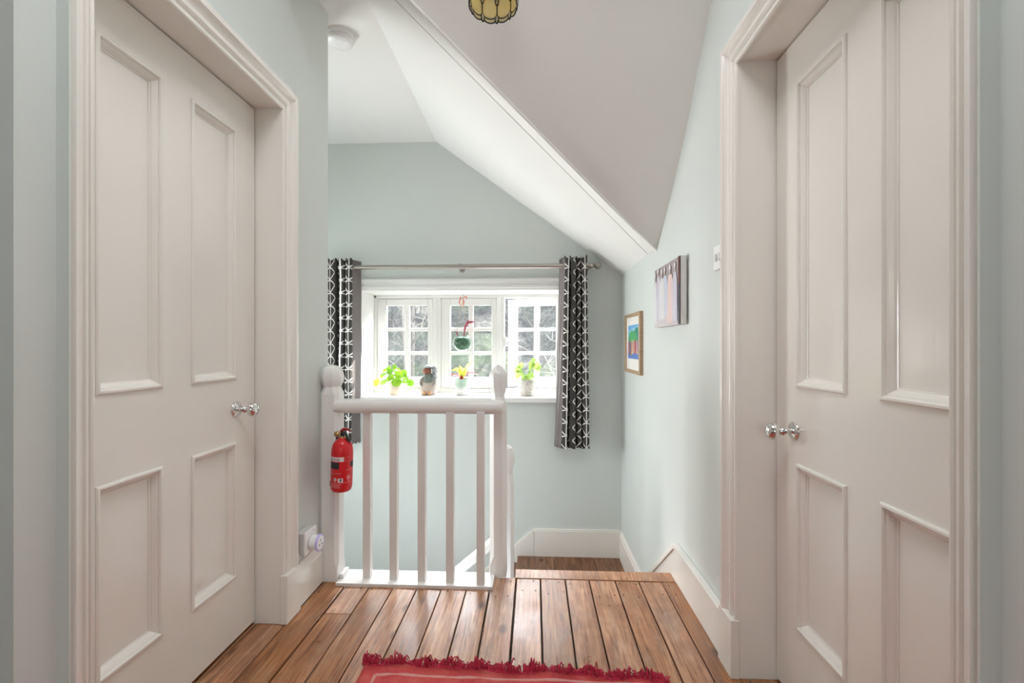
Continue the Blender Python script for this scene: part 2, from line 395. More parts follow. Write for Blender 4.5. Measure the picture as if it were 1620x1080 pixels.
# ---- doors
def make_door(idx, side, y0, y1, label):
    """four panel door; side -1 = left wall, +1 = right wall; face plane at x = xf, W points into the hall"""
    xf = -1.075 if side < 0 else .775
    W = Vector((-side, 0, 0)); hd = .04
    root = thing('door_%d' % idx, label, 'door', (xf, (y0+y1)/2, 0), kind='structure')
    Z0, Z1 = .014, 1.9795; H = Z1-Z0
    far, near = y1, y0
    py = [(near+.112, near+.314), (near+.425, near+.640)]
    pz = [(.236, .725), (.950, 1.848)]
    b = MB()
    gy = [near, py[0][0], py[0][1], py[1][0], py[1][1], far]; gz = [Z0, pz[0][0], pz[0][1], pz[1][0], pz[1][1], Z1]
    for i in range(5):
        for j in range(5):
            if i in (1, 3) and j in (1, 3): continue
            b.poly([(xf, gy[i], gz[j]), (xf, gy[i+1], gz[j]), (xf, gy[i+1], gz[j+1]), (xf, gy[i], gz[j+1])])
    mp = [(0, 0), (.0005, .004), (.004, .0065), (.009, .0065), (.012, .003), (.0125, -.001), (.017, -.003), (.024, -.009), (.027, -.0135), (.030, -.014), (.030, -.016), (.038, -.016)]
    for a in py:
        for z in pz:
            b.rings(mp, (xf, a[0], z[0]), (0, 1, 0), (0, 0, 1), W, a[1]-a[0], z[1]-z[0])
            d = .038; q = xf - W.x*.016
            b.poly([(q, a[0]+d, z[0]+d), (q, a[1]-d, z[0]+d), (q, a[1]-d, z[1]-d), (q, a[0]+d, z[1]-d)])
    xb = xf - W.x*hd                                                # edges and back
    for p in ([(near, Z0), (far, Z0)], [(far, Z0), (far, Z1)], [(far, Z1), (near, Z1)], [(near, Z1), (near, Z0)]):
        (a0, c0), (a1, c1) = p; b.poly([(xf, a0, c0), (xf, a1, c1), (xb, a1, c1), (xb, a0, c0)])
    b.poly([(xb, near, Z0), (xb, far, Z0), (xb, far, Z1), (xb, near, Z1)])
    b.build('leaf', M['wood'], root, weld=True)
    # knob: backplate, neck and a flattened round grip along the door normal
    ky, kz = (y1-.108, .842) if side < 0 else (y1-.098, .817)
    R = Matrix.Translation((xf, ky, kz)) @ Matrix.Rotation(PI/2*(1 if side < 0 else -1), 4, 'Y')
    kb = MB(); kb.lathe([(.001, .052), (.008, .046), (.012, .046), (.0195, .049), (.0245, .055), (.0262, .063), (.0245, .071), (.0195, .077), (.012, .081), (.004, .0825), (.0005, .0827)], 28, R)
    kb.lathe([(.009, .004), (.0085, .02), (.0095, .030), (.0135, .034), (.0095, .038), (.0085, .048)], 20, R)
    kn = kb.build('knob', M['chrome'], root, smooth=70)
    rb = MB(); rb.lathe([(.0275, 0), (.0275, .003), (.025, .0055), (.018, .0075), (.0125, .011), (.009, .012)], 28, R)
    rb.build('rose', M['chrome'], kn, smooth=70)
    local(root)
    return root
make_door(1, -1, .951, 1.7005, 'white four panel door in the left wall')
make_door(2, 1, .742, 1.4945, 'white four panel door in the right wall')

def make_casing(idx, side, y0, y1, label):
    """lining, stop, architrave and plinth blocks of one doorway"""
    xw = XL if side < 0 else XR; s = -side
    xd = -1.075 if side < 0 else .775
    root = thing('trim_%d' % idx, label, 'door frame', (xw, (y0+y1)/2, 0), kind='structure')
    j = MB()
    def bx(xa, xb, *r): j.box(min(xa, xb), max(xa, xb), *r)
    xin = xd - s*.045; ztop = 1.985
    bx(xin, xw+s*.006, y1, y1+.004 if False else y1+.0, 0, 0) if False else None
    bx(xin, xw+s*.004, y1-.0025, y1+.03, 0, ztop+.03); bx(xin, xw+s*.004, y0-.03, y0+.0025, 0, ztop+.03)
    bx(xin, xw+s*.004, y0, y1, ztop, ztop+.03)
    j.build('lining', M['wood'], root, bevel=.0015)
    # architrave profile: (distance from opening edge, height off wall)
    pr = [(0, 0), (0, .009), (.003, .0135), (.008, .0145), (.014, .0125), (.016, .008), (.022, .0075), (.024, .0135), (.030, .018), (.038, .018), (.040, .012), (.052, .0115), (.060, .0155), (.067, .023), (.070, .028), (.084, .0285), (.087, .023), (.090, .019), (.098, .018), (.100, .015), (.100, 0)]
    sn = .66 if side < 0 else .62
    a = MB(); loops = []
    e0, e1 = y0+.004, y1-.004
    zt = ztop-.004
    for d, h in pr:
        x = xw + s*h
        loops.append([(x, e0-d*sn, 0), (x, e0-d*sn, zt+d), (x, e1+d, zt+d), (x, e1+d, .0)])
    a.loft(loops, False, False)
    a.build('architrave', M['wood'], root, smooth=18)
    p = MB()
    xa, xb = sorted((xw, xw+s*.029)); p.box(xa, xb, e1-.003, e1+.102, 0, .188)
    pl = [(xw, 0), (xw+s*.029, 0), (xw+s*.025, .012), (xw+s*.02, .016), (xw, .016)]
    p.build('plinth_block', M['wood'], root, bevel=.003)
    g = MB(); xa, xb = sorted((xw, xw+s*.0275)); g.box(xa, xb, e0-.1*sn-.004, e0-.1*sn-.0004, 0, zt+.1)
    g.build('painted_edge', M['wall'], root)
    local(root)
make_casing(4, -1, .949, 1.7075, 'white moulded frame around the left door')
make_casing(5, 1, .740, 1.5015, 'white moulded frame around the right door')

# ---- window
win = thing('window_1', 'white three light casement window with glazing bars', 'window', (-.55, 3.8, .66), kind='structure')
w = MB(); FY0, FY1 = 3.80, 3.87
FX0, FX1, FZ0, FZ1 = -1.352, .262, .675, 1.49
w.box(FX0, -1.333, FY0-.012, FY1, FZ0, FZ1); w.box(.235, FX1, FY0-.012, FY1, FZ0, FZ1)
w.box(FX0, FX1, FY0-.012, FY1, 1.466, FZ1+.003); w.box(FX0, FX1, FY0-.02, FY1, FZ0, .705)
w.box(-.852, -.787, FY0-.008, FY1, .70, 1.47); w.box(-.312, -.248, FY0-.008, FY1, .70, 1.47)
w.box(-.825, -.813, FY0-.016, FY0-.007, .70, 1.47); w.box(-.286, -.274, FY0-.016, FY0-.007, .70, 1.47)
w.build('window_frame', M['winwhite'], win, bevel=.003)
def sash(x0, x1, Mx=None):
    z0, z1 = .708, 1.463; y0, y1 = 3.806, 3.846
    gx0, gx1, gz0, gz1 = x0+.075, x1-.038-.0, .80, 1.405
    gx0 = x0+.078; gx1 = x1-.042
    b = MB()
    b.box(x0, gx0, y0, y1, z0, z1, Mx); b.box(gx1, x1, y0, y1, z0, z1, Mx)
    b.box(gx0, gx1, y0, y1, z0, gz0, Mx); b.box(gx0, gx1, y0, y1, gz1, z1, Mx)
    mid = (gx0+gx1)/2
    b.box(mid-.019, mid+.019, y0+.006, y1-.008, gz0, gz1, Mx)
    for q in (1, 2):
        z = gz0+(gz1-gz0)*q/3; b.box(gx0, gx1, y0+.0075, y1-.0095, z-.014, z+.014, Mx)
    s_ = b.build('sash', M['winwhite'], win, bevel=.004)
    gl = MB(); gl.box(gx0, gx1, 3.826, 3.829, gz0, gz1, Mx); gl.build('pane', M['glass'], s_)
    return s_
sash(-1.330, -.855); sash(-.784, -.315)
hinge = Matrix.Translation((.232, 3.84, 0)) @ Matrix.Rotation(math.radians(-20), 4, 'Z') @ Matrix.Translation((-.232, -3.84, 0))
sash(-.245, .232, hinge)
b = MB()                                                            # fastener and stays
b.tube([(-.238, 3.80, 1.10), (-.238, 3.785, 1.10), (-.225, 3.78, 1.105), (-.12, 3.79, 1.108)], .005, 8)
b.box(-.25, -.225, 3.79, 3.80, 1.06, 1.14)
b.build('casement_fastener', M['winwhite'], win, smooth=60)
b = MB(); b.tube([(-.238, 3.77, .715), (-.18, 3.76, .722), (-.10, 3.80, .735), (-.03, 3.88, .745)], .004, 8); b.ball((-.235, 3.765, .72), (.02, .012, .009))
b.ball((-.335, 3.77, .745), (.014, .01, .02)); b.tube([(-.335, 3.775, .73), (-.335, 3.80, .72)], .006, 8)
b.build('casement_stay', M['black'], win, smooth=60)
b = MB()                                                            # white linings of the reveal
b.box(OX0-.012, OX0, YB-.004, 3.80, .66, OZ1); b.box(OX1, OX1+.012, YB-.004, 3.80, .66, OZ1); b.box(OX0-.012, OX1+.012, YB-.004, 3.80, OZ1, OZ1+.012)
b.build('reveal_lining', M['winwhite'], win)
b = MB(); b.box(OX0-.03, OX1+.03, 3.425, 3.80, .637, .675); b.build('window_sill', M['winwhite'], win, bevel=.006, seg=3)
b = MB()
pr = [(0, 0), (.018, .0), (.02, .012), (.028, .018), (.03, .034), (.022, .040), (.022, .056), (.034, .066), (.036, .082), (.03, .09), (0, .09)]
b.loft([[(x, YB-a, 1.492+z) for a, z in pr] for x in (OX0-.012, OX1+.012)])
b.build('head_trim', M['winwhite'], win, smooth=35)
local(win)

# ---- balustrade
bal = thing('stair_balustrade', 'white painted balustrade with two newel posts and five plain balusters', 'balustrade', (-.55, 2.05, 0))
def octloop(cx, cy, z, h, c):
    c *= h
    p = [(h-c, -h), (h, -h+c), (h, h-c), (h-c, h), (-h+c, h), (-h, h-c), (-h, -h+c), (-h+c, -h)]
    return [(cx+a, cy+b_, z) for a, b_ in p]
def newel(prof, cx, cy, parent, name='newel_post', sm=None):
    n_ = MB(); n_.loft([octloop(cx, cy, z, h, c) for z, h, c in prof]); return n_.build(name, M['wood2'], parent, smooth=sm, bevel=.002)
newel([(0, .044, .08), (.058, .044, .08), (.085, .0445, .34), (.845, .0445, .36), (.853, .0445, .40), (.868, .039, .5), (.882, .036, .56), (.893, .041, .56), (.908, .0465, .56), (.925, .0485, .56), (.943, .046, .56), (.958, .041, .56), (.970, .033, .56), (.978, .020, .56), (.981, .006, .56)], -.932, 2.061, bal, sm=22)
newel([(0, .039, .08), (.055, .039, .08), (.095, .039, .52), (.785, .039, .54), (.80, .0385, .54), (.822, .030, .56), (.835, .0285, .56), (.86, .034, .56), (.89, .0405, .56), (.915, .043, .56), (.938, .040, .56), (.958, .030, .56), (.972, .016, .56), (.980, .003, .56)], -.168, 2.137, bal, sm=22)
# handrail: rounded section, bullnose right end
r_ = MB(); N = 18
secp = [(.050*math.copysign(abs(math.cos(t_))**.8, math.cos(t_)), .032*math.copysign(abs(math.sin(t_))**.7, math.sin(t_))) for t_ in [2*PI*k/N for k in range(N)]]
st = [(-.905, 1, 0)] + [(-.9+.72*i/6, 1, 0) for i in range(7)] + [(-.165, .97, 0), (-.148, .86, 0), (-.136, .62, 0), (-.131, .25, 0)]
loops = []
for x, s_, _ in st:
    cy = 2.058 - .006*(x+.9)/.75
    loops.append([(x, cy+a*s_, .794+z*(.55+.45*s_)) for a, z in secp])
r_.loft(loops); r_.build('handrail', M['wood2'], bal, smooth=60)
for i, x in enumerate((-.762, -.636, -.505, -.375, -.237)):
    b = MB(); y = 2.052-.009*i; b.box(x-.0175, x+.0175, y-.017, y+.017, .010, .778); b.build('baluster', M['wood2'], bal, bevel=.002)
b = MB(); b.box(-.886, -.182, 1.990, 2.118, -.018, .012); b.box(-.886, -.182, 2.100, 2.118, -.30, -.0181)
b.box(-.886, -.868, 2.03, 2.10, .012, .032); b.build('base_rail', M['wood2'], bal, bevel=.002)
local(bal)

# lower newel and its raking handrail
low = thing('stair_railing', 'white newel post and raking handrail of the lower flight beyond the balustrade', 'railing', (-.16, 2.62, LZ))
newel([(LZ, .042, .08), (LZ+.12, .042, .08), (LZ+.15, .042, .4), (.29, .042, .4), (.31, .041, .45), (.335, .033, .56), (.352, .034, .56), (.39, .044, .56), (.42, .047, .56), (.455, .043, .56), (.482, .03, .56), (.497, .012, .56), (.50, .003, .56)], -.158, 2.62, low, sm=22)
r_ = MB(); loops = []
for x in (-.19, -1.6):
    z = -.088 + (x+.263)*.838
    loops.append([(x, 2.62+a*.7, z+c*1.18) for a, c in secp])
r_.loft(loops); r_.build('handrail', M['wood2'], low, smooth=60)
local(low)

# ================================================================== things
# ---- curtain pole
PY, PZ = 3.375, 1.657
pole = thing('curtain_pole', 'brushed steel curtain pole with ball finials above the window', 'curtain pole', (-.55, PY, PZ))
b = MB(); RX = Matrix.Rotation(PI/2, 4, 'Y')
b.lathe([(.0165, 0), (.0165, 1.12)], 20, Matrix.Translation((-1.66, PY, PZ)) @ RX); b.build('rod', M['steel'], pole, smooth=40)
b = MB(); b.lathe([(.0185, 0), (.0185, .97)], 20, Matrix.Translation((-.545, PY, PZ)) @ RX); b.build('rod', M['steel'], pole, smooth=40)
for x, s_ in ((.425, 1), (-1.66, -1)):
    b = MB(); R = Matrix.Translation((x, PY, PZ)) @ Matrix.Rotation(s_*PI/2, 4, 'Y')
    b.lathe([(.019, -.02), (.0215, -.018), (.0215, .0), (.0195, .004), (.012, .008), (.0105, .016), (.016, .020), (.0235, .030), (.0265, .044), (.0235, .058), (.014, .067), (.003, .0705)], 24, R)
    b.build('finial', M['steel'], pole, smooth=60)
for x in (-.553, .396):
    b = MB(); b.tube([(x, PY, PZ-.004), (x, 3.42, PZ-.006), (x, YB-.008, PZ-.006)], .008, 10)
    b.lathe([(.021, YB-PY-.008), (.021, YB-PY-.0005)], 18, Matrix.Translation((x, PY, PZ-.006)) @ Matrix.Rotation(-PI/2, 4, 'X'))
    b.lathe([(.0225, -.010), (.0225, .010)], 20, Matrix.Translation((x, PY, PZ)) @ RX)
    b.tube([(x, PY, PZ-.02), (x, PY, PZ-.036)], .0045, 8)
    b.build('bracket', M['steel'], pole, smooth=50)
local(pole)

# ---- curtains
def curtain(name, label, plan_top, plan_bot, zt, zb, uoff, lin_top, lin_bot, group):
    root = thing(name, label, 'curtain', ((plan_top[0][0]+plan_top[-1][0])/2, PY, zb), group)
    def spline(P, n=90):
        P = [Vector((p[0], p[1], 0)) for p in P]; out = []; m = len(P)
        for i in range(n+1):
            t_ = i/n*(m-1); k_ = min(int(t_), m-2); f = t_-k_
            a, b_, c_, d_ = P[max(k_-1, 0)], P[k_], P[k_+1], P[min(k_+2, m-1)]
            out.append(.5*((2*b_) + (c_-a)*f + (2*a-5*b_+4*c_-d_)*f*f + (3*b_-a-3*c_+d_)*f**3))
        return out
    def sheet(pt, pb, nm, mat, top=True):
        A, B = spline(pt), spline(pb); nz = 40; US = [q[2] if len(q) > 2 else 0 for q in pb]; bm = bmesh.new(); uvl = bm.loops.layers.uv.new('UVMap'); G = []; U = []
        u = [US[min(int(i/90*(len(US)-1)), len(US)-2)]*(1-(i/90*(len(US)-1)-min(int(i/90*(len(US)-1)), len(US)-2))) + US[min(int(i/90*(len(US)-1)), len(US)-2)+1]*(i/90*(len(US)-1)-min(int(i/90*(len(US)-1)), len(US)-2)) for i in range(91)]
        for j in range(nz+1):
            f = j/nz; z = zt + (zb-zt)*f; row = []
            for i in range(len(A)):
                p = A[i].lerp(B[i], f**1.2)
                wob = .003*math.sin(9*f+i*.25) + .002*math.sin(23*f+i*.11)
                zz = z
                if j == nz: zz += .006*math.sin(i*.5)
                if j == 0 and top: zz += .010*math.sin(i*.55+1) 
                row.append(bm.verts.new((p.x+wob*.4, p.y+wob, zz)))
            G.append(row)
        for j in range(nz):
            for i in range(len(A)-1):
                f_ = bm.faces.new((G[j][i], G[j][i+1], G[j+1][i+1], G[j+1][i])); f_.smooth = True
                for lp, (ii, jj) in zip(f_.loops, ((i, j), (i+1, j), (i+1, j+1), (i, j+1))):
                    lp[uvl].uv = (u[ii]+uoff, (zt-zb)*(1-jj/nz)+10*.094)
        me = bpy.data.meshes.new(nm); bm.to_mesh(me); bm.free(); me.materials.append(mat)
        o = bpy.data.objects.new(nm, me); C.objects.link(o); o.parent = root
        sd = o.modifiers.new('cloth', 'SOLIDIFY'); sd.thickness = .0022; sd.offset = 0
    sheet(plan_top, plan_bot, 'panel', M['curtain']); sheet(lin_top, lin_bot, 'lining', M['lining'], False)
    for x in [p[0] for p in plan_top if p[1] > 3.385]:              # eyelet rings round the pole
        R = Matrix.Translation((x, PY, PZ)) @ RX
        b = MB(); b.tube([R @ Vector((.0245*math.cos(t_), .0245*math.sin(t_), 0)) for t_ in [2*PI*k_/20 for k_ in range(21)]], .003, 6)
        b.build('eyelet', M['steel'], root, smooth=60)
    local(root)
# folds run front to back round the pole
cr_b = [(.197, 3.350, .03), (.206, 3.322, .038), (.236, 3.318, .062), (.243, 3.352, .075), (.247, 3.405, .09), (.252, 3.350, .10), (.258, 3.322, .108), (.293, 3.320, .137), (.301, 3.352, .15), (.305, 3.405, .165), (.311, 3.365, .18), (.318, 3.340, .188), (.342, 3.338, .213), (.349, 3.360, .225), (.353, 3.405, .24), (.357, 3.350, .252), (.362, 3.322, .262), (.396, 3.318, .310), (.402, 3.345, .32), (.392, 3.42, .35)]
cr_t = [(.222+(x-.197)*.79, y) for x, y, u in cr_b]
curtain('curtain', 'charcoal curtain with white stem print at the end of the window next to the pictures', cr_t, cr_b, 1.716, .320, -.0+.0, 
        [(.19, 3.44), (.20, 3.40), (.222, 3.345), (.235, 3.34)], [(.152, 3.43), (.165, 3.38), (.196, 3.34), (.215, 3.335)], 'printed curtains at the window')
cl_b = [(-1.60, 3.36, .06), (-1.585, 3.325, .075), (-1.545, 3.316, .120), (-1.515, 3.316, .172), (-1.484, 3.325, .225), (-1.475, 3.36, .24), (-1.470, 3.41, .255), (-1.464, 3.36, .27), (-1.456, 3.328, .280), (-1.424, 3.322, .300), (-1.415, 3.36, .31), (-1.412, 3.40, .33), (-1.407, 3.35, .36), (-1.402, 3.322, .375), (-1.374, 3.318, .41), (-1.366, 3.345, .42), (-1.376, 3.40, .45)]
cl_t = [(x+(.004 if x > -1.47 else .0), y) for x, y, u in cl_b]
curtain('curtain', 'charcoal curtain with white stem print half hidden by the left wall and newel post', cl_t, cl_b, 1.712, .330, .0,
        [(-1.376, 3.34), (-1.366, 3.35), (-1.345, 3.40), (-1.325, 3.44)], [(-1.376, 3.34), (-1.364, 3.35), (-1.345, 3.40), (-1.33, 3.43)], 'printed curtains at the window')

# ---- light switch
sw = thing('light_switch', 'small white double light switch on the right wall beside the door frame', 'light switch', (XR, 1.65, 1.385))
b = MB(); b.box(XR-.009, XR, 1.602, 1.688, 1.342, 1.428); b.build('switch_plate', M['plastic'], sw, bevel=.003)
for y in (1.628, 1.662):
    b = MB(); b.box(XR-.014, XR-.0088, y-.007, y+.007, 1.372, 1.398); b.build('rocker', M['plastic_grey'], sw, bevel=.002)
local(sw)

# ---- wall socket and plug-in device
so = thing('wall_socket', 'white surface mounted socket box low on the left wall', 'socket', (XL, 1.86, .26))
b = MB(); b.box(XL, -.938, 1.815, 1.905, .215, .302); b.build('back_box', M['plastic_grey'], so, bevel=.003)
b = MB(); b.box(-.9385, -.931, 1.811, 1.909, .211, .306); b.build('face_plate', M['plastic'], so, bevel=.003)
b = MB(); b.box(-.931, -.9265, 1.879, 1.891, .288, .299); b.build('switch', M['plastic'], so, bevel=.0015)
local(so)
pg = thing('plug_in_timer', 'round white plug-in device with lilac rim pushed into the wall socket', 'plug', (-.93, 1.862, .248))
R = Matrix.Translation((-.931, 1.862, .248)) @ RX
b = MB(); b.lathe([(.024, 0), (.029, .003), (.030, .026), (.0295, .030)], 28, R); b.build('body', M['plastic'], pg, smooth=40)
b = MB(); b.lathe([(.0295, .0301), (.034, .031), (.035, .0345), (.0335, .038), (.029, .0388), (.0288, .0302)], 32, R, caps=False); b.build('rim', M['purple'], pg, smooth=60)
b = MB(); b.lathe([(.0288, .030), (.0285, .0385), (.020, .0395), (.001, .0397)], 28, R); fc = b.build('face', M['plastic'], pg, smooth=40)
b = MB()
for a, c_ in ((0, .010), (.011, -.007), (-.011, -.007)): b.box(-.8918, -.891, 1.862+a-.0025, 1.862+a+.0025, .248+c_-.004, .248+c_+.004)
b.build('socket_holes', M['dark'], fc)
local(pg)

# ---- pictures
cv = thing('canvas_picture', 'unframed canvas of pale robed figures hanging on the right wall', 'painting', (XR, 2.19, 1.31))
y0, y1, z0, z1 = 1.985, 2.405, 1.163, 1.458
b = MB(); b.box(.628, XR-.006, y0, y1, z0, z1); b.build('canvas', simple('raw_canvas_edge', (.62, .61, .58), .8), cv, bevel=.002)
b = MB(); b.box(.645, XR-.0005, y0+.02, y1-.02, z0+.02, z1-.02); b.build('stretcher', M['dark'], cv)
pal = {'pb': (.36, .30, .30), 'pf': (.58, .52, .54), 'pw': (.66, .64, .68), 'pl': (.56, .54, .62), 'pc': (.66, .64, .65), 'pbl': (.54, .58, .69), 'pp': (.70, .53, .51), 'ps': (.52, .42, .40), 'pbr': (.13, .025, .018), 'pn': (.014, .014, .03)}
pm = {}
def pmat(k):
    if k not in pm:
        a = NT('paint_'+k); c_ = pal[k]
        col = a.mix(a.noise(a.coord((1, 1, .35)), 28, 4, .6), tuple(q*.86 for q in c_), tuple(min(1, q*1.10) for q in c_)); a.set(col, .45); pm[k] = a.m
    return pm[k]
mats = ['pb', 'pf', 'pw', 'pl', 'pc', 'pbl', 'pp', 'ps', 'pbr', 'pn']
b = MB(); xf = .6278
def flat(pts, m_, lift):
    b.mi = mats.index(m_); b.prism([(xf-lift, y, z) for y, z in pts], (-.0004, 0, 0))
Yv = lambda t_: y1 + (y0-y1)*t_
Zv = lambda t_: z0 + (z1-z0)*t_
flat([(y0, z0), (y1, z0), (y1, z1), (y0, z1)], 'pb', 0)
flat([(Yv(0), Zv(0)), (Yv(.93), Zv(0)), (Yv(.93), Zv(.2)), (Yv(0), Zv(.26))], 'pf', .0004)
lf = .0004
for c_, w_, top, bot, m_ in ((.055, .10, .80, .06, 'pw'), (.19, .13, .86, .14, 'pl'), (.46, .17, .82, .17, 'pbl'), (.34, .20, .80, .12, 'pc'), (.66, .20, .80, .04, 'pp'), (.83, .14, .80, .05, 'pl')):
    flat([(Yv(c_-w_*.62), Zv(bot)), (Yv(c_+w_*.62), Zv(bot)), (Yv(c_+w_*.5), Zv(top-.12)), (Yv(c_+w_*.28), Zv(top)), (Yv(c_-w_*.28), Zv(top)), (Yv(c_-w_*.5), Zv(top-.12))], m_, lf+.0004); lf += .0005
    ov = [(Yv(c_)+.012*math.cos(t_), Zv(top+.065)+.020*math.sin(t_)) for t_ in [2*PI*q/12 for q in range(12)]]
    flat(ov, 'ps', .0036)
    flat([(Yv(c_)+.014*math.cos(t_), Zv(top+.075)+.022*math.sin(t_)) for t_ in [PI*q/8 for q in range(9)]], 'pw' if w_ > .12 else 'pl', .0040)
for q in range(14): flat([(Yv(.945), Zv(.60+q*.0285)), (Yv(1), Zv(.60+q*.0285)), (Yv(1), Zv(.60+q*.0285+.021)), (Yv(.945), Zv(.60+q*.0285+.021))], 'pbr', .0032)
flat([(Yv(.94), Zv(.59)), (Yv(1), Zv(.59)), (Yv(1), Zv(1)), (Yv(.94), Zv(1))], 'pn', .0027)
flat([(Yv(.94), Zv(0)), (Yv(1), Zv(0)), (Yv(1), Zv(.59)), (Yv(.94), Zv(.59))], 'pn', .0027)
b.build('painted_face', [pmat(k_) for k_ in mats], cv)
local(cv)

fp = thing('framed_picture', 'small wood framed print of trees hanging nearest the end wall', 'picture', (XR, 3.02, 1.085))
y0, y1, z0, z1 = 2.79, 3.24, .888, 1.279
woodm = NT('pale_oak_frame'); woodm.set(woodm.ramp(woodm.noise(woodm.coord((1, 8, 8)), 12, 4), [(.3, (.30, .19, .10)), (.7, (.46, .32, .19))]), .4)
b = MB(); pr = [(0, -.022), (0, 0), (.003, .0025), (.019, .0025), (.022, -.001), (.022, -.012)]
b.rings(pr, (.638, y0, z0), (0, 1, 0), (0, 0, 1), (-1, 0, 0), y1-y0, z1-z0)
b.build('frame', woodm.m, fp, smooth=30)
b = MB(); b.box(.647, .659, y0+.015, y1-.015, z0+.015, z1-.015); b.build('mat_board', simple('cream_mat_board', (.80, .77, .72), .8), fp)
pal2 = {'sky': (.16, .42, .72), 'sky2': (.35, .62, .80), 'gr': (.08, .42, .16), 'gr2': (.05, .28, .18), 'or': (.80, .40, .12), 'pu': (.30, .12, .32), 'bl': (.12, .22, .55), 'rd': (.65, .12, .12), 'cr': (.82, .68, .42)}
pal.update(pal2); mats = list(pal2); b = MB(); xf = .6468
py0, py1, pz0, pz1 = y0+.075, y1-.075, z0+.095, z1-.075
Yv = lambda t_: py1 + (py0-py1)*t_
Zv = lambda t_: pz0 + (pz1-pz0)*t_
flat([(py0, pz0), (py1, pz0), (py1, pz1), (py0, pz1)], 'sky', 0)
flat([(Yv(0), Zv(.62)), (Yv(1), Zv(.78)), (Yv(1), Zv(.95)), (Yv(.3), Zv(.88)), (Yv(0), Zv(.8))], 'sky2', .0004)
flat([(Yv(0), Zv(0)), (Yv(1), Zv(0)), (Yv(1), Zv(.52)), (Yv(0), Zv(.50))], 'pu', .0004)
flat([(Yv(.52), Zv(.50)), (Yv(1), Zv(.50)), (Yv(1), Zv(.9)), (Yv(.8), Zv(.92)), (Yv(.62), Zv(.8))], 'gr2', .0008)
flat([(Yv(0), Zv(.56)), (Yv(.45), Zv(.47)), (Yv(.95), Zv(.62)), (Yv(.8), Zv(.72)), (Yv(.42), Zv(.86)), (Yv(.12), Zv(.76))], 'gr', .0012)
for q, m_ in ((.08, 'rd'), (.22, 'gr2'), (.36, 'or'), (.50, 'cr'), (.63, 'or'), (.78, 'rd'), (.9, 'cr')):
    flat([(Yv(q-.04), Zv(.10)), (Yv(q+.05), Zv(.10)), (Yv(q+.03), Zv(.55)), (Yv(q-.02), Zv(.55))], m_, .0016)
flat([(Yv(0), Zv(0)), (Yv(1), Zv(0)), (Yv(1), Zv(.13)), (Yv(.6), Zv(.18)), (Yv(.3), Zv(.08)), (Yv(0), Zv(.16))], 'bl', .002)
b.build('print', [pmat(k_) for k_ in mats], fp)
local(fp)

# ---- fire extinguisher
EX, EY = -.858, 1.962
fe = thing('fire_extinguisher', 'small red fire extinguisher hung on the left newel post', 'fire extinguisher', (EX, EY, .434))
T0 = Matrix.Translation((EX, EY, 0)) @ Matrix.Rotation(math.radians(1.5), 4, 'Y')
red = simple('red_enamel', (.62, .012, .018), .28, .03)
b = MB(); b.lathe([(.024, .437), (.036, .436), (.041, .440), (.0445, .450), (.0458, .468), (.0458, .604), (.0445, .622), (.039, .642), (.029, .656), (.018, .663), (.0145, .668)], 36, T0)
b.build('cylinder', red, fe, smooth=50)
brass = NT('brass').set((.52, .34, .14), .28, Metallic=1).m
b = MB(); b.lathe([(.013, .664), (.013, .672), (.011, .674), (.011, .692)], 18, T0)
b.lathe([(.010, -.006), (.0125, -.002), (.0125, .008), (.009, .014), (.004, .015)], 18, T0 @ Matrix.Translation((-.020, -.004, .682)) @ Matrix.Rotation(-PI/2, 4, 'Y'))
b.build('valve', brass, fe, smooth=50)
b = MB()
b.tube([T0 @ Vector(p) for p in ((-.008, 0, .693), (.004, -.002, .704), (.022, -.004, .705), (.036, -.006, .698))], [.007, .0075, .006, .0045], 8)
b.build('handle', simple('dark_red_plastic', (.28, .012, .02), .4), fe, smooth=60)
b = MB()
b.tube([T0 @ Vector(p) for p in ((.002, -.008, .690), (.016, -.010, .688), (.024, -.012, .676), (.028, -.014, .655))], [.006, .007, .006, .003], 8)
b.box(-.006, .010, -.012, .010, .676, .692, T0)
b.build('trigger', M['black'], fe, smooth=60)
b = MB(); b.tube([T0 @ Vector(p) for p in ((.022, -.006, .672), (.033, -.008, .662), (.037, -.010, .648))], .0035, 8)
b.build('nozzle', M['black'], fe, smooth=60)
b = MB(); b.box(EX-.032, EX+.0, EY+.040, 2.0155, .448, .66); b.box(EX-.050, EX-.030, EY+.02, 2.0155, .446, .47)
b.build('bracket', M['black'], fe, bevel=.001)
lab = [NT('label_white').set((.72, .66, .66), .4).m, NT('label_black').set((.012, .018, .02), .35).m, NT('label_pale_red').set((.70, .28, .28), .4).m]
b = MB(); R_ = .0461
def patch(a0, a1, z0, z1, m_, dr=0):
    b.mi = m_; n_ = max(2, int((a1-a0)/6)+1)
    def P(a, z): a = math.radians(a+20); return T0 @ Vector(((R_+dr)*math.sin(a), -(R_+dr)*math.cos(a), z))
    for i in range(n_):
        p, q = a0+(a1-a0)*i/n_, a0+(a1-a0)*(i+1)/n_
        b.poly([P(p, z0), P(q, z0), P(q, z1), P(p, z1)])
patch(-82, 12, .5715, .591, 0); patch(-82, -12, .540, .568, 1); patch(52, 84, .545, .568, 1)
patch(18, 52, .590, .5908, 2); patch(18, 52, .571, .5718, 2); patch(17, 18.5, .571, .591, 2)
for z, a0, a1 in ((.531, -78, -36), (.5335, 20, 62)): patch(a0, a1, z, z+.0014, 2)
rr = random.Random(3)
for z, a0, a1 in ((.520, -72, 2), (.5145, -62, -40), (.474, -72, 4), (.469, -72, 0), (.464, -70, -10), (.479, 8, 58), (.459, -60, 0)):
    a = a0
    while a < a1: q = rr.uniform(3, 8); patch(a, min(a+q, a1), z, z+.0024, 2); a += q+2.2
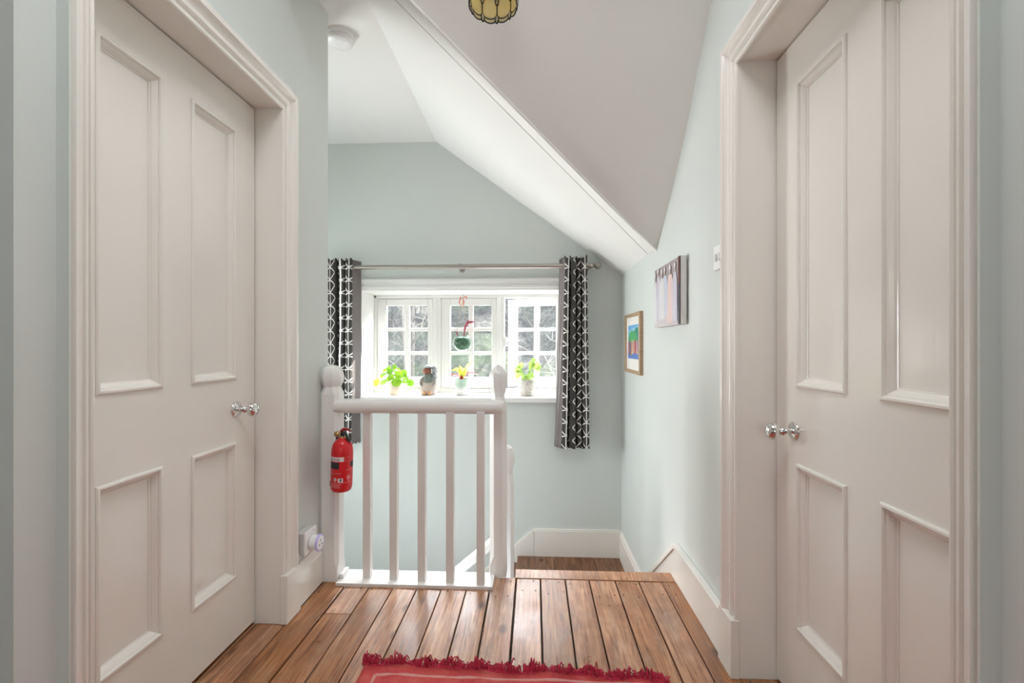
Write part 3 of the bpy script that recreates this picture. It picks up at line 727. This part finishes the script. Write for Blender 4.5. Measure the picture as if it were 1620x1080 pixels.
patch(-40, -25, .4895, .501, 0); patch(-17, 10, .4815, .5, 0); patch(-6, -1, .484, .495, 1, .0003); patch(-4, 2, .490, .4975, 1, .0003); patch(-35, -30, .492, .4985, 1, .0003)
patch(-40, -27, .4805, .4845, 2); patch(-78, -62, .484, .503, 2)
for k_ in range(20):                                                # round emblem
    a, q = 2*PI*k_/20, 2*PI*(k_+1)/20
    def P(t_, r_): return T0 @ Vector((R_*math.sin(math.radians(60)+r_*math.cos(t_)/R_), -R_*math.cos(math.radians(60)+r_*math.cos(t_)/R_), .5025+r_*math.sin(t_)*1.0))
    b.mi = 2; b.poly([P(a, .010), P(q, .010), P(q, .0086), P(a, .0086)])
patch(33, 47, .497, .508, 2); patch(37, 43, .485, .496, 2)
b.build('label', lab, fe)
# lettering on the white band
fc_ = bpy.data.curves.new('lettering', 'FONT'); fc_.body = 'Kidde'; fc_.size = .020; fc_.shear = .25; fc_.align_x = 'CENTER'; fc_.resolution_u = 4
tmp = bpy.data.objects.new('lettering', fc_); C.objects.link(tmp)
dg = bpy.context.evaluated_depsgraph_get(); me = bpy.data.meshes.new_from_object(tmp.evaluated_get(dg)); bpy.data.objects.remove(tmp)
for v in me.vertices:
    a = math.radians(-20) + v.co.x*1.05/R_; v.co = T0 @ Vector(((R_+.0003)*math.sin(a), -(R_+.0003)*math.cos(a), .5745+v.co.y*.95))
me.name = 'lettering'; me.materials.clear(); me.materials.append(NT('lettering_dark').set((.10, .02, .03), .4).m)
lt = bpy.data.objects.new('lettering', me); C.objects.link(lt); lt.parent = fe
local(fe)

# ---- smoke alarm
sa = thing('smoke_alarm', 'round white smoke alarm on the stairwell ceiling', 'smoke alarm', (-.985, 2.25, 2.64))
R = Matrix.Translation((-.985, 2.262, 2.64)) @ Matrix.Rotation(PI, 4, 'X')
b = MB(); b.lathe([(.074, 0), (.074, .014), (.070, .018)], 40, R); b.build('base', M['plastic'], sa, smooth=40)
b = MB(); b.lathe([(.066, .017), (.067, .022), (.064, .036), (.055, .043), (.02, .046), (.001, .046)], 40, R); b.build('cover', M['plastic'], sa, smooth=40)
b = MB(); b.lathe([(.0045, .0), (.003, .003)], 10, Matrix.Translation((-.95, 2.235, 2.5985)) @ Matrix.Rotation(PI, 4, 'X')); b.build('indicator', M['plastic_grey'], sa)
local(sa)

# ---- stained glass pendant
LX, LY, LZ0 = -.128, 1.42, 2.139
pl = thing('pendant_lamp', 'hanging stained glass lamp with amber panels and dark leading', 'pendant lamp', (LX, LY, LZ0))
amber = NT('amber_glass'); gq = amber.n('ShaderNodeNewGeometry')
ac = amber.mix(amber.noise(amber.coord(), 26, 3, .6, .6), (.93, .78, .42), (.95, .92, .76)); amber.set(ac, .25)
tl = amber.n('ShaderNodeBsdfTranslucent'); amber.l(ac, tl.inputs[0]); mx = amber.n('ShaderNodeMixShader'); mx.inputs[0].default_value = .7
amber.l(amber.p.outputs[0], mx.inputs[1]); amber.l(tl.outputs[0], mx.inputs[2]); amber.l(mx.outputs[0], amber.out.inputs[0])
cream = leaf_mat('cream_glass', (.88, .82, .64), (.92, .88, .72)); lead = NT('black_leading').set((.018, .012, .010), .45).m
jew = leaf_mat('white_glass_jewel', (.92, .92, .92), (.95, .95, .95))
sp_ = [(.0775, .016), (.0815, .035), (.081, .060), (.074, .088), (.058, .112), (.034, .130), (.016, .138)]
def srad(z):
    for (r0, a0), (r1, a1) in zip(sp_, sp_[1:]):
        if z <= a1: return r0 + (r1-r0)*(z-a0)/(a1-a0)
    return sp_[-1][0]
TL = Matrix.Translation((LX, LY, LZ0)); NP = 10; PH = math.radians(4)
def sh(a, z, dr=0): r = srad(max(z, .016))+dr - (.016-z)*.12*(z < .016); return TL @ Vector((r*math.sin(a+PH), r*math.cos(a+PH), z))
b = MB(); zs = [.012+.126*i/14 for i in range(15)]
loops = [[sh(2*PI*k_/60, z) for k_ in range(60)] for z in zs]; b.loft(loops, True, False)
s1 = b.build('shade', amber.m, pl, smooth=60); sd = s1.modifiers.new('thick', 'SOLIDIFY'); sd.thickness = .001; sd.offset = 0
b = MB(); zb = lambda a: .0135 - .0105*math.sin((a*NP/2) % PI)**.8
aa = [2*PI*k_/120 for k_ in range(121)]
lo_ = [sh(a, zb(a)-.010) for a in aa]; up_ = [sh(a, zb(a)+.0045) for a in aa]
A = [b.v(p) for p in lo_]; B_ = [b.v(p) for p in up_]
for i in range(120): b._f([A[i], A[i+1], B_[i+1], B_[i]])
bd = b.build('border', cream, pl, smooth=60); sd = bd.modifiers.new('thick', 'SOLIDIFY'); sd.thickness = .0016; sd.offset = 0
b = MB(); b.tube(lo_, .0021, 6); b.tube(up_, .0021, 6)
for k_ in range(NP):
    a = 2*PI*k_/NP; b.tube([sh(a, z) for z in [.012+.122*i/10 for i in range(11)]], .0021, 6)
    for zc in (.007, .070):
        b.tube([sh(a+.075*math.sin(t_), zc+.0135*math.cos(t_)) for t_ in [2*PI*q/16 for q in range(17)]], .0024, 6)
b.build('leading', lead, pl, smooth=60)
for zc in (.007, .070):
    for k_ in range(NP):
        a = 2*PI*k_/NP; j_ = MB(); p = sh(a, zc); j_.ball(p, (.0055, .0034, .0125), 12, 8, Matrix.Rotation(-(a+PH), 3, 'Z')); j_.build('jewel', jew, pl, smooth=180)
b = MB(); b.lathe([(.020, .134), (.020, .142), (.012, .152), (.006, .172), (.004, .176)], 20, TL); b.build('cap', lead, pl, smooth=50)
b = MB(); b.tube([TL @ Vector((0, 0, .17)), TL @ Vector((0, 0, zprof(LY)-LZ0-.012))], .003, 8); b.build('cord', M['plastic'], pl, smooth=60)
b = MB(); b.lathe([(.045, .03), (.045, -.008), (.03, -.022), (.008, -.026)], 24, Matrix.Translation((LX, LY, zprof(LY)))); b.build('ceiling_rose', M['plastic'], pl, smooth=50)
b = MB(); b.lathe([(.013, .132), (.013, .105), (.016, .10), (.02, .085), (.018, .068), (.008, .058), (.001, .056)], 16, TL); b.build('bulb', M['plastic'], pl, smooth=60)
local(pl)

# ---- rug with a red fringe
rg = thing('rug', 'faded red woven rug with deep red fringe on the floorboards', 'rug', (-.07, .7, 0))
a = NT('faded_red_weave'); v = a.coord(); sx = a.n('ShaderNodeSeparateXYZ'); a.l(v, sx.inputs[0])
c_ = a.ramp(a.noise(v, 9, 4, .6), [(.25, (.40, .028, .036)), (.5, (.56, .06, .065)), (.75, (.66, .16, .13))])
wv = a.noise(a.coord((30, 260, 30)), 4, 2); c_ = a.mix(a.ramp(wv, [(.4, 0.), (.75, .4)]), c_, (.56, .20, .18))
ex = a.math('ABSOLUTE', a.math('SUBTRACT', a.math('ABSOLUTE', sx.outputs[0]), .442)); ey = a.math('ABSOLUTE', a.math('SUBTRACT', sx.outputs[1], .745))
nz = a.math('MULTIPLY', a.math('SUBTRACT', a.noise(v, 14, 3), .5), .018)
l1 = a.math('MULTIPLY', a.math('LESS_THAN', a.math('ABSOLUTE', a.math('ADD', ex, nz)), .0045), a.math('LESS_THAN', sx.outputs[1], .745))
l2 = a.math('MULTIPLY', a.math('LESS_THAN', a.math('ABSOLUTE', a.math('ADD', ey, nz)), .0045), a.math('LESS_THAN', a.math('ABSOLUTE', sx.outputs[0]), .442))
c_ = a.mix(a.math('MULTIPLY', a.math('MAXIMUM', l1, l2), .65), c_, (.66, .42, .38))
a.set(c_, .95); a.p.inputs['Specular IOR Level'].default_value = .1; a.bump(wv, .5, .003)
b = MB(); nx, ny = 60, 40; G = []
def edge(x): return 1.497 - .030*(x+.56)/.98 + .004*math.sin(x*17) + .003*math.sin(x*41+1)
for j in range(ny+1):
    row = []
    for i in range(nx+1):
        x = -.562 + .972*i/nx; f = j/ny; y = -.3 + (edge(x)+.3)*f
        row.append(b.v((x, y, .0065 + .0012*math.sin(x*13+y*9) + (.003*max(0, math.sin(x*25)) if f > .9 else 0))))
    G.append(row)
for j in range(ny):
    for i in range(nx): b._f([G[j][i], G[j][i+1], G[j+1][i+1], G[j+1][i]])
ro = b.build('pile', a.m, rg, smooth=180); sd = ro.modifiers.new('thick', 'SOLIDIFY'); sd.thickness = .005; sd.offset = -1
b = MB(); rr = random.Random(11)
for i in range(620):
    x = -.572 + .995*i/619 + rr.uniform(-.004, .004); y = edge(x) + rr.uniform(-.008, .002)
    h = (.018 + .010*math.sin(i*.11) + .006*math.sin(i*.37+2))*rr.uniform(.6, 1.25); l_ = rr.uniform(.014, .032); dx = rr.uniform(-.012, .012); 
    b.tube([(x, y, .006), (x+dx*.4, y+l_*.35, .008+h*.75), (x+dx*.8, y+l_*.75, .008+h*rr.uniform(.6, 1)), (x+dx*1.4, y+l_*1.1, max(.003, .004+h*rr.uniform(.1, .7)))], [.0022, .0024, .0022, .0013], 5)
for i in range(90):
    x = -.57 + .99*i/89; b.ball((x+rr.uniform(-.004, .004), edge(x)-.004, .0095), (.0085, .005, .0055), 8, 5)
fm = NT('crimson_fringe'); fm.set(fm.mix(fm.noise(fm.coord(), 60, 2), (.30, .005, .025), (.56, .02, .065)), .8)
b.build('fringe', fm.m, rg, smooth=180)
local(rg)

# ---- window sill: plants and figurine
SZ = .6755
soil = NT('potting_soil').set((.05, .032, .02), .95).m
def disc_leaf(b, c, nrm, r, cup=.25, seg=12, el=1.0, up=Vector((0, 0, 1))):
    n_ = Vector(nrm).normalized(); u_ = n_.cross(up)
    u_ = u_.normalized() if u_.length > .01 else Vector((1, 0, 0)); v_ = u_.cross(n_)
    ctr = b.v(Vector(c)-n_*r*cup*.5); L = []
    for q in (.55, 1.0):
        L.append([b.v(Vector(c) + (u_*math.cos(2*PI*k_/seg)+v_*math.sin(2*PI*k_/seg)*el)*r*q - n_*r*cup*(.5-.5*q*q)) for k_ in range(seg)])
    for k_ in range(seg):
        b._f([ctr, L[0][k_], L[0][(k_+1) % seg]]); b._f([L[0][k_], L[1][k_], L[1][(k_+1) % seg], L[0][(k_+1) % seg]])
def blade(b, pts, wd, nrm=(0, -1, 0), fold=.3):
    pts = [Vector(p) for p in pts]; n_ = len(pts); rows = []
    for i, p in enumerate(pts):
        t_ = (pts[min(i+1, n_-1)]-pts[max(i-1, 0)]).normalized(); s_ = t_.cross(Vector(nrm)).normalized(); nn = s_.cross(t_)
        w_ = wd[i] if isinstance(wd, (list, tuple)) else wd*max(.04, math.sin(PI*(.06+.94*i/(n_-1))))
        rows.append([b.v(p-s_*w_+nn*w_*fold), b.v(p), b.v(p+s_*w_+nn*w_*fold)])
    for r0, r1 in zip(rows, rows[1:]):
        for k_ in (0, 1): b._f([r0[k_], r0[k_+1], r1[k_+1], r1[k_]])
# pilea
PX, PYY = -1.108, 3.60
pi = thing('potted_plant', 'bushy plant with round bright green leaves in a small cream pot', 'plant', (PX, PYY, SZ))
b = MB(); T1 = Matrix.Translation((PX, PYY, SZ)); b.lathe([(.042, 0), (.046, .003), (.053, .02), (.060, .075), (.062, .092), (.058, .094), (.055, .08)], 30, T1)
pot = b.build('pot', simple('cream_terracotta', (.72, .60, .50), .6, .05), pi, smooth=50)
b = MB(); b.lathe([(.001, .081), (.0555, .081)], 20, T1, caps=False); b.build('soil', soil, pot)
lv = [(-.142, .100, .033), (-.092, .100, .030), (-.118, .150, .026), (-.078, .165, .026), (-.045, .130, .024), (-.028, .075, .034), (.026, .105, .040), (.072, .095, .034), (.112, .092, .030), (.095, .130, .024), (-.04, .185, .027), (.0, .175, .025), (.045, .165, .034), (.005, .205, .024), (-.012, .225, .018), (.035, .205, .022), (.07, .175, .028), (-.09, .195, .022), (-.015, .145, .026), (.055, .135, .03), (-.06, .21, .02), (.085, .15, .024)]
b = MB(); st_ = MB()
for i, (dx, dz, r) in enumerate(lv):
    dy = -.05*math.cos(dx*8) + (i % 3)*.035 - .02
    p = Vector((PX+dx, PYY+dy, SZ+dz)); disc_leaf(b, p, (dx*2.5, -.8+(i % 4)*.12, .35+(i % 2)*.4), r, .3, 14, 1.0)
    base = Vector((PX+dx*.12, PYY+dy*.1, SZ+.08)); st_.tube([base, base.lerp(p, .5)+Vector((0, 0, .03)), p+Vector((0, .006, 0))], .0016, 5)
b.build('leaves', M['leaf'], pi, smooth=180); st_.build('stems', M['leaf'], pi, smooth=180); local(pi)

# figurine: seated bearded ceramic figure with a shaggy mane
FX, FY = -.842, 3.605
fg = thing('ceramic_figurine', 'glazed ceramic figurine with brown face and shaggy mane on the window sill', 'figurine', (FX, FY, SZ))
T1 = Matrix.Translation((FX, FY, SZ))
gl_beige = simple('beige_glaze', (.45, .37, .32), .25, .12, 25); gl_green = simple('grey_green_glaze', (.135, .165, .135), .3, .45, 50); gl_face = simple('brown_glaze', (.20, .07, .035), .3, .35, 60)
gl_grey = simple('grey_white_glaze', (.40, .37, .34), .25, .3, 35); gl_or = simple('orange_glaze', (.60, .33, .16), .3, .1, 30); gl_mane = simple('shaggy_grey_glaze', (.30, .31, .31), .35, .5, 70)
b = MB(); b.lathe([(.052, 0), (.064, .008), (.070, .035), (.067, .070), (.057, .10), (.044, .13), (.034, .158), (.026, .17)], 28, T1 @ Matrix.Diagonal((1, .85, 1, 1))); b.build('body', gl_beige, fg, smooth=180)
b = MB(); b.lathe([(.053, .098), (.047, .122), (.042, .146), (.036, .164), (.028, .172)], 24, T1 @ Matrix.Diagonal((1, .95, 1, 1))); b.build('shawl', gl_green, fg, smooth=180)
for s_ in (-1, 1):
    b = MB(); b.tube([T1 @ Vector(p) for p in ((s_*.034, -.01, .150), (s_*.056, -.015, .118), (s_*.060, -.03, .088), (s_*.048, -.052, .076))], [.010, .012, .010, .007], 10)
    b.build('arm', gl_grey, fg, smooth=180)
b = MB(); b.ball(T1 @ Vector((-.012, -.014, .188)), (.036, .032, .029), 20, 12); b.ball(T1 @ Vector((-.014, -.042, .186)), (.008, .008, .009), 10, 8); b.ball(T1 @ Vector((-.026, -.036, .197)), .004, 8, 6); b.ball(T1 @ Vector((-.001, -.036, .197)), .004, 8, 6)
b.build('face', gl_face, fg, smooth=180)
b = MB(); rr = random.Random(5)
for i in range(120):
    a = rr.uniform(0, 2*PI); e = rr.uniform(-.2, 1.5)
    p = Vector((.004+.038*math.cos(a)*math.cos(e), .012+.032*math.sin(a)*math.cos(e)*(1 if math.sin(a) > 0 else .55), .202+.030*math.sin(e)))
    if math.sin(a) < -.2 and e < .7: continue
    b.tube([T1 @ p, T1 @ (p+Vector((.010*math.cos(a)+.004, .008*math.sin(a), -.006))), T1 @ (p+Vector((.014*math.cos(a)+.008, .010*math.sin(a), -.022)))], [.006, .005, .002], 5)
for i in range(130):
    z = rr.uniform(.085, .225); p = Vector((.040+rr.uniform(-.010, .014), rr.uniform(-.028, .025), z)); b.tube([T1 @ p, T1 @ (p+Vector((.012, -.004, -.014)))], [.007, .003], 5)
b.lathe([(.040, .214), (.034, .224), (.022, .236), (.004, .240)], 20, T1 @ Matrix.Translation((-.004, .004, 0)))
b.build('mane', gl_mane, fg, smooth=180)
for s_ in (-1, 1):
    b = MB(); b.ball(T1 @ Vector((s_*.020-.002, -.048, .020)), (.017, .020, .020), 14, 10); b.build('foot', gl_or, fg, smooth=180)
local(fg)

# red and yellow leaved plant in a white and green pot
QX, QY = -.570, 3.60
po = thing('potted_plant', 'plant with long red leaves in a ribbed green and white pot below the hanging globe', 'plant', (QX, QY, SZ))
a = NT('green_fading_glaze'); v = a.coord(); sx = a.n('ShaderNodeSeparateXYZ'); a.l(v, sx.inputs[0])
hh = a.math('ADD', sx.outputs[2], a.math('MULTIPLY', a.noise(a.coord((60, 60, 6)), 2, 3), .05))
a.set(a.ramp(a.math('MULTIPLY', hh, 7.0), [(.45, (.74, .72, .70)), (.72, (.33, .45, .36)), (1., (.40, .50, .42))]), .3)
T1 = Matrix.Translation((QX, QY, SZ)); b = MB(); sg = 48
pr = [(.048, 0), (.052, .004), (.056, .06), (.059, .122), (.060, .128), (.056, .128), (.054, .11)]
b.loft([[T1 @ Vector(((r+(.0012 if k_ % 2 else 0))*math.cos(2*PI*k_/sg), (r+(.0012 if k_ % 2 else 0))*math.sin(2*PI*k_/sg), z)) for k_ in range(sg)] for r, z in pr])
pot = b.build('pot', a.m, po, smooth=50)
b = MB(); b.lathe([(.001, .112), (.0535, .112)], 20, T1, caps=False); b.build('soil', soil, pot)
b = MB(); W3 = lambda *p: T1 @ Vector(p)
blade(b, [W3(-.01, 0, .125), W3(-.04, -.01, .158), W3(-.075, -.02, .158), W3(-.10, -.025, .150)], .015, (0, -.5, 1))
blade(b, [W3(.01, 0, .125), W3(.04, -.01, .170), W3(.09, -.02, .172), W3(.135, -.025, .160)], .014, (0, -.5, 1))
blade(b, [W3(0, 0, .125), W3(-.005, -.02, .150), W3(-.02, -.03, .138)], .012, (0, -1, .5))
b.ball(W3(-.006, -.01, .135), (.014, .012, .012)); b.build('red_leaves', M['leafr'], po, smooth=180)
b = MB()
for p in ([(0, 0, .125), (-.02, 0, .19), (-.05, 0, .205), (-.09, -.01, .192)], [(0, 0, .125), (0, .01, .20), (-.03, .01, .235)], [(0, 0, .125), (.03, .0, .20), (.05, -.01, .240), (.075, -.01, .255)], [(0, 0, .125), (.02, -.01, .19), (.03, -.02, .215)], [(0, 0, .125), (-.02, .01, .18), (-.03, -.01, .22)]):
    blade(b, [W3(*q) for q in p], .017, (0, -1, .3))
b.build('yellow_leaves', M['leafy'], po, smooth=180); local(po)

# pothos in a speckled openwork pot
QX, QY = -.058, 3.585
pp = thing('potted_plant', 'small variegated plant in a speckled stone pot by the open casement', 'plant', (QX, QY, SZ))
a = NT('speckled_stoneware'); v = a.coord(); vo = a.n('ShaderNodeTexVoronoi'); vo.inputs['Scale'].default_value = 75; a.l(v, vo.inputs['Vector'])
sp2 = a.ramp(vo.outputs['Distance'], [(.22, 1.), (.34, 0.)]); a.set(a.mix(a.math('MULTIPLY', sp2, .8), (.66, .62, .56), (.16, .14, .12)), .6)
T1 = Matrix.Translation((QX, QY, SZ)); b = MB(); b.lathe([(.056, 0), (.060, .003), (.064, .06), (.068, .126), (.066, .128), (.062, .12), (.06, .105)], 36, T1)
pot = b.build('pot', a.m, pp, smooth=50)
b = MB(); b.lathe([(.001, .106), (.0595, .106)], 20, T1, caps=False); b.build('soil', soil, pot)
b = MB(); st_ = MB(); W3 = lambda *p: T1 @ Vector(p)
def heart(b, c, tip, w_):
    c, tip = W3(*c), W3(*tip); blade(b, [c.lerp(tip, q) for q in (0, .2, .45, .75, 1)], [w_*.75, w_, w_*.85, w_*.45, .001], (0, -1, .25), .25)
for c_, t_, w_ in (((-.045, -.02, .215), (-.10, -.03, .185), .030), ((-.05, -.03, .19), (-.085, -.04, .13), .028), ((-.03, -.01, .235), (-.075, -.01, .235), .026), ((.055, -.02, .255), (.10, -.03, .185), .034), ((.05, -.01, .26), (.02, -.02, .20), .028), ((.075, -.01, .235), (.115, -.02, .215), .026), ((.0, -.03, .165), (.035, -.05, .120), .030), ((-.01, -.035, .16), (-.035, -.06, .115), .026), ((.03, -.02, .175), (.055, -.05, .135), .022), ((.04, 0, .27), (.075, 0, .285), .020)):
    heart(b, c_, t_, w_); st_.tube([W3(0, 0, .105), W3(c_[0]*.5, c_[1]*.5, c_[2]*.75), W3(*c_)], .002, 5)
b.build('leaves', M['leaf2'], pp, smooth=180); st_.build('stems', M['leaf'], pp, smooth=180); local(pp)

# hanging glass globe
HX, HY, HZ = -.586, 3.70, 1.092
hg = thing('hanging_terrarium', 'clear glass globe with green moss hanging from the window head', 'hanging planter', (HX, HY, HZ))
b = MB(); prf = [(.080*math.sin(q), -.074*math.cos(q)) for q in [PI*(.03+.74*k_/14) for k_ in range(15)]]
b.lathe(prf, 32, Matrix.Translation((HX, HY, HZ)), caps=False); gb = b.build('globe', M['globe'], hg, smooth=180)
b = MB(); a_ = random.Random(2)
prf = [(.001, -.062)] + [(.067*math.sin(q), -.0625*math.cos(q)) for q in [PI*(.1+.60*k_/10) for k_ in range(11)]] + [(.03, .046), (.001, .049)]
b.lathe(prf, 32, Matrix.Translation((HX, HY, HZ)))
for v in b.b.verts: v.co += Vector((a_.uniform(-1, 1), a_.uniform(-1, 1), a_.uniform(-1, 1)))*.0022
mo = NT('green_moss'); mo.set(mo.ramp(mo.noise(mo.coord(), 45, 4, .7), [(.3, (.012, .05, .022)), (.6, (.04, .12, .06)), (.8, (.10, .20, .10))]), .9); mo.bump(mo.noise(mo.coord(), 200, 3), .8, .004)
b.build('moss', mo.m, hg, smooth=180)
b = MB()
for s_ in (-1, 1): b.tube([(HX+s_*.050, HY, HZ+.058), (HX+s_*.022, HY, HZ+.22), (HX+.006*s_+.004, HY-.002, HZ+.33), (HX+.006, HY-.004, 1.455)], .0014, 5)
b.tube([(HX+.006, HY-.004, 1.40), (HX+.008, HY-.004, 1.45), (HX+.006, HY, 1.489)], .002, 5)
b.build('cord', simple('tan_twine', (.42, .28, .20), .9), hg, smooth=60)
b = MB()
for p in ([(0, 0, 0), (.018, -.01, .016), (.034, -.01, .006), (.03, -.012, -.012)], [(0, 0, 0), (-.016, -.01, .010), (-.028, -.008, -.03), (-.016, -.008, -.075)], [(0, 0, 0), (.008, -.01, -.03), (-.004, -.01, -.08)]):
    blade(b, [Vector((HX+.006, HY-.006, 1.452))+Vector(q) for q in p], .007, (0, -1, 0))
b.build('bow', simple('coral_ribbon', (.72, .25, .16), .6), hg, smooth=180)
b = MB(); blade(b, [(HX+.01, HY, HZ+.03), (HX+.018, HY-.01, HZ+.08), (HX+.025, HY-.015, HZ+.125), (HX+.05, HY-.02, HZ+.165), (HX+.105, HY-.02, HZ+.168)], [.004, .006, .010, .014, .004], (0, -1, .2))
blade(b, [(HX-.03, HY, HZ+.03), (HX-.045, HY-.01, HZ+.08), (HX-.06, HY-.012, HZ+.10)], .006, (0, -1, .2))
lr = simple('dusky_red_leaf', (.45, .10, .14), .4, .2, 60); b.build('leaf', lr, hg, smooth=180); local(hg)

# ================================================================== outside
a = NT('leaf_litter_bank'); v = a.coord((1, 1, 1)); n1 = a.noise(v, .9, 6, .72); n2 = a.noise(a.coord((3, 3, 1.2)), 2.6, 6, .8)
c_ = a.ramp(a.math('ADD', a.math('MULTIPLY', n1, .4), a.math('MULTIPLY', n2, .6)), [(.34, (.030, .028, .030)), (.47, (.105, .10, .10)), (.56, (.20, .195, .18)), (.68, (.42, .40, .36))])
c_ = a.mix(a.ramp(a.noise(v, .5, 4), [(.48, 0.), (.66, .5)]), c_, (.10, .15, .075)); a.set(c_, .95)
b = MB(); G = []
for j in range(25):
    row = []
    for i in range(41):
        x = -16 + i*.7; y = 7 + j*.9; z = -3.0 + 1.0*j*(.55+.02*j)*.75 + .35*math.sin(x*.9+j*.5) + .25*math.sin(x*2.3-j*.9)
        row.append(b.v((x, y, z)))
    G.append(row)
for j in range(24):
    for i in range(40): b._f([G[j][i], G[j][i+1], G[j+1][i+1], G[j+1][i]])
tag(b.build('ground_bank', a.m, smooth=180), 'steep wooded bank beyond the window', 'hillside', **STRUCT)
def bankz(x, y):
    j = (y-7)/.9; return -3.0 + 1.0*j*(.55+.02*j)*.75
bark = simple('grey_bark', (.20, .18, .165), .9, .35, 6); bark2 = simple('pale_bark', (.42, .40, .37), .9, .25, 6)
rr = random.Random(21)
for n_ in range(16):
    x = -8.6 + n_*.78 + rr.uniform(-.2, .2); y = 8.6 + (n_*3 % 4)*3.1 + rr.uniform(-.3, .3); z = bankz(x, y)-.4
    b = MB(); h = rr.uniform(6, 9); lean = rr.uniform(-.5, .5); r0 = rr.uniform(.05, .12)
    P = lambda t_: Vector((x+lean*t_*t_, y, z+h*t_)); b.tube([P(t_/8) for t_ in range(9)], [r0*(1-.09*t_) for t_ in range(9)], 7)
    for k_ in range(34):
        t_ = rr.uniform(.12, .98); p = P(t_); a_ = rr.uniform(0, 2*PI); l_ = rr.uniform(.5, 1.25)*(1.15-t_*.6); d_ = Vector((math.cos(a_), math.sin(a_)*.6, rr.uniform(.2, 1.1))).normalized()
        q = p+d_*l_*.55+Vector((0, 0, rr.uniform(-.1, .15))); e = q+(d_+Vector((rr.uniform(-.6, .6), 0, rr.uniform(-.2, .5)))).normalized()*l_*.5
        b.tube([p, q, e], [r0*.32*(1.1-t_), r0*.2*(1.1-t_), .006], 5)
        for q_ in range(5):
            s_ = q.lerp(e, rr.random()); b.tube([s_, s_+Vector((rr.uniform(-.45, .45), rr.uniform(-.2, .2), rr.uniform(-.15, .5)))], [.010, .004], 4)
    tr = b.build('bare_tree', bark2 if n_ % 3 == 0 else bark, smooth=180)
    tag(tr, 'leafless tree on the wooded bank seen through the window panes', 'tree', 'bare trees beyond the window')

# ================================================================== light and camera
wd = bpy.data.worlds.new('World'); bpy.context.scene.world = wd; wd.use_nodes = True
bg = wd.node_tree.nodes['Background']; bg.inputs[0].default_value = (.86, .93, 1.0, 1); bg.inputs[1].default_value = 2.2
def lamp(name, kind, loc, rot, energy, col=(1, 1, 1), **kw):
    d = bpy.data.lights.new(name, kind); d.energy = energy; d.color = col
    for k_, v_ in kw.items(): setattr(d, k_, v_)
    o = bpy.data.objects.new(name, d); C.objects.link(o); o.location = loc; o.rotation_euler = rot; return o
sun = lamp('sun', 'SUN', (5, 8, 6), (0, 0, 0), 11, (1, .95, .88), angle=math.radians(.6))
sun.rotation_euler = Vector((1.5, 1.0, .95)).to_track_quat('Z', 'Y').to_euler()
# daylight at the window and stairwell opening, then two added fill lamps
lamp('window_daylight', 'AREA', (.35, 4.9, 2.75), (math.radians(-64), 0, 0), 1650, (.93, .96, 1), shape='RECTANGLE', size=3.8, size_y=1.4)
lamp('stairwell_daylight', 'AREA', (-2.58, 2.9, .9), Vector((-1, .42, -.05)).to_track_quat("Z", "Y").to_euler(), 22, (.98, .99, 1), shape='RECTANGLE', size=.9, size_y=1.3, spread=math.radians(120))
lamp('rear_fill', 'AREA', (-.3, -2.65, 1.45), (math.radians(90), 0, 0), 2, (1, .985, .96), shape='RECTANGLE', size=1.0, size_y=1.1)  # weak fill added behind the camera, at the rear opening
lamp('rooflight_fill', 'AREA', (-.13, .5, 3.15), (0, 0, 0), 14.5, (.98, .99, 1), shape='RECTANGLE', size=.95, size_y=.88)  # fill added over the hall to brighten the doors and walls

cd = bpy.data.cameras.new('camera'); cam = bpy.data.objects.new('camera', cd); C.objects.link(cam)
cd.lens = 16; cd.sensor_width = 36; cd.shift_y = 5/1620; cd.clip_start = .02
cam.location = (0, 0, 1.075); cam.rotation_euler = (PI/2, 0, math.atan(35/720))
sc = bpy.context.scene; sc.camera = cam
sc.view_settings.view_transform = 'Standard'; sc.view_settings.look = 'None'; sc.view_settings.gamma = 1; sc.view_settings.exposure = .52
sc.cycles.use_denoising = True; sc.cycles.max_bounces = 12; sc.cycles.diffuse_bounces = 8; sc.cycles.transparent_max_bounces = 16
sc.cycles.sample_clamp_indirect = 6
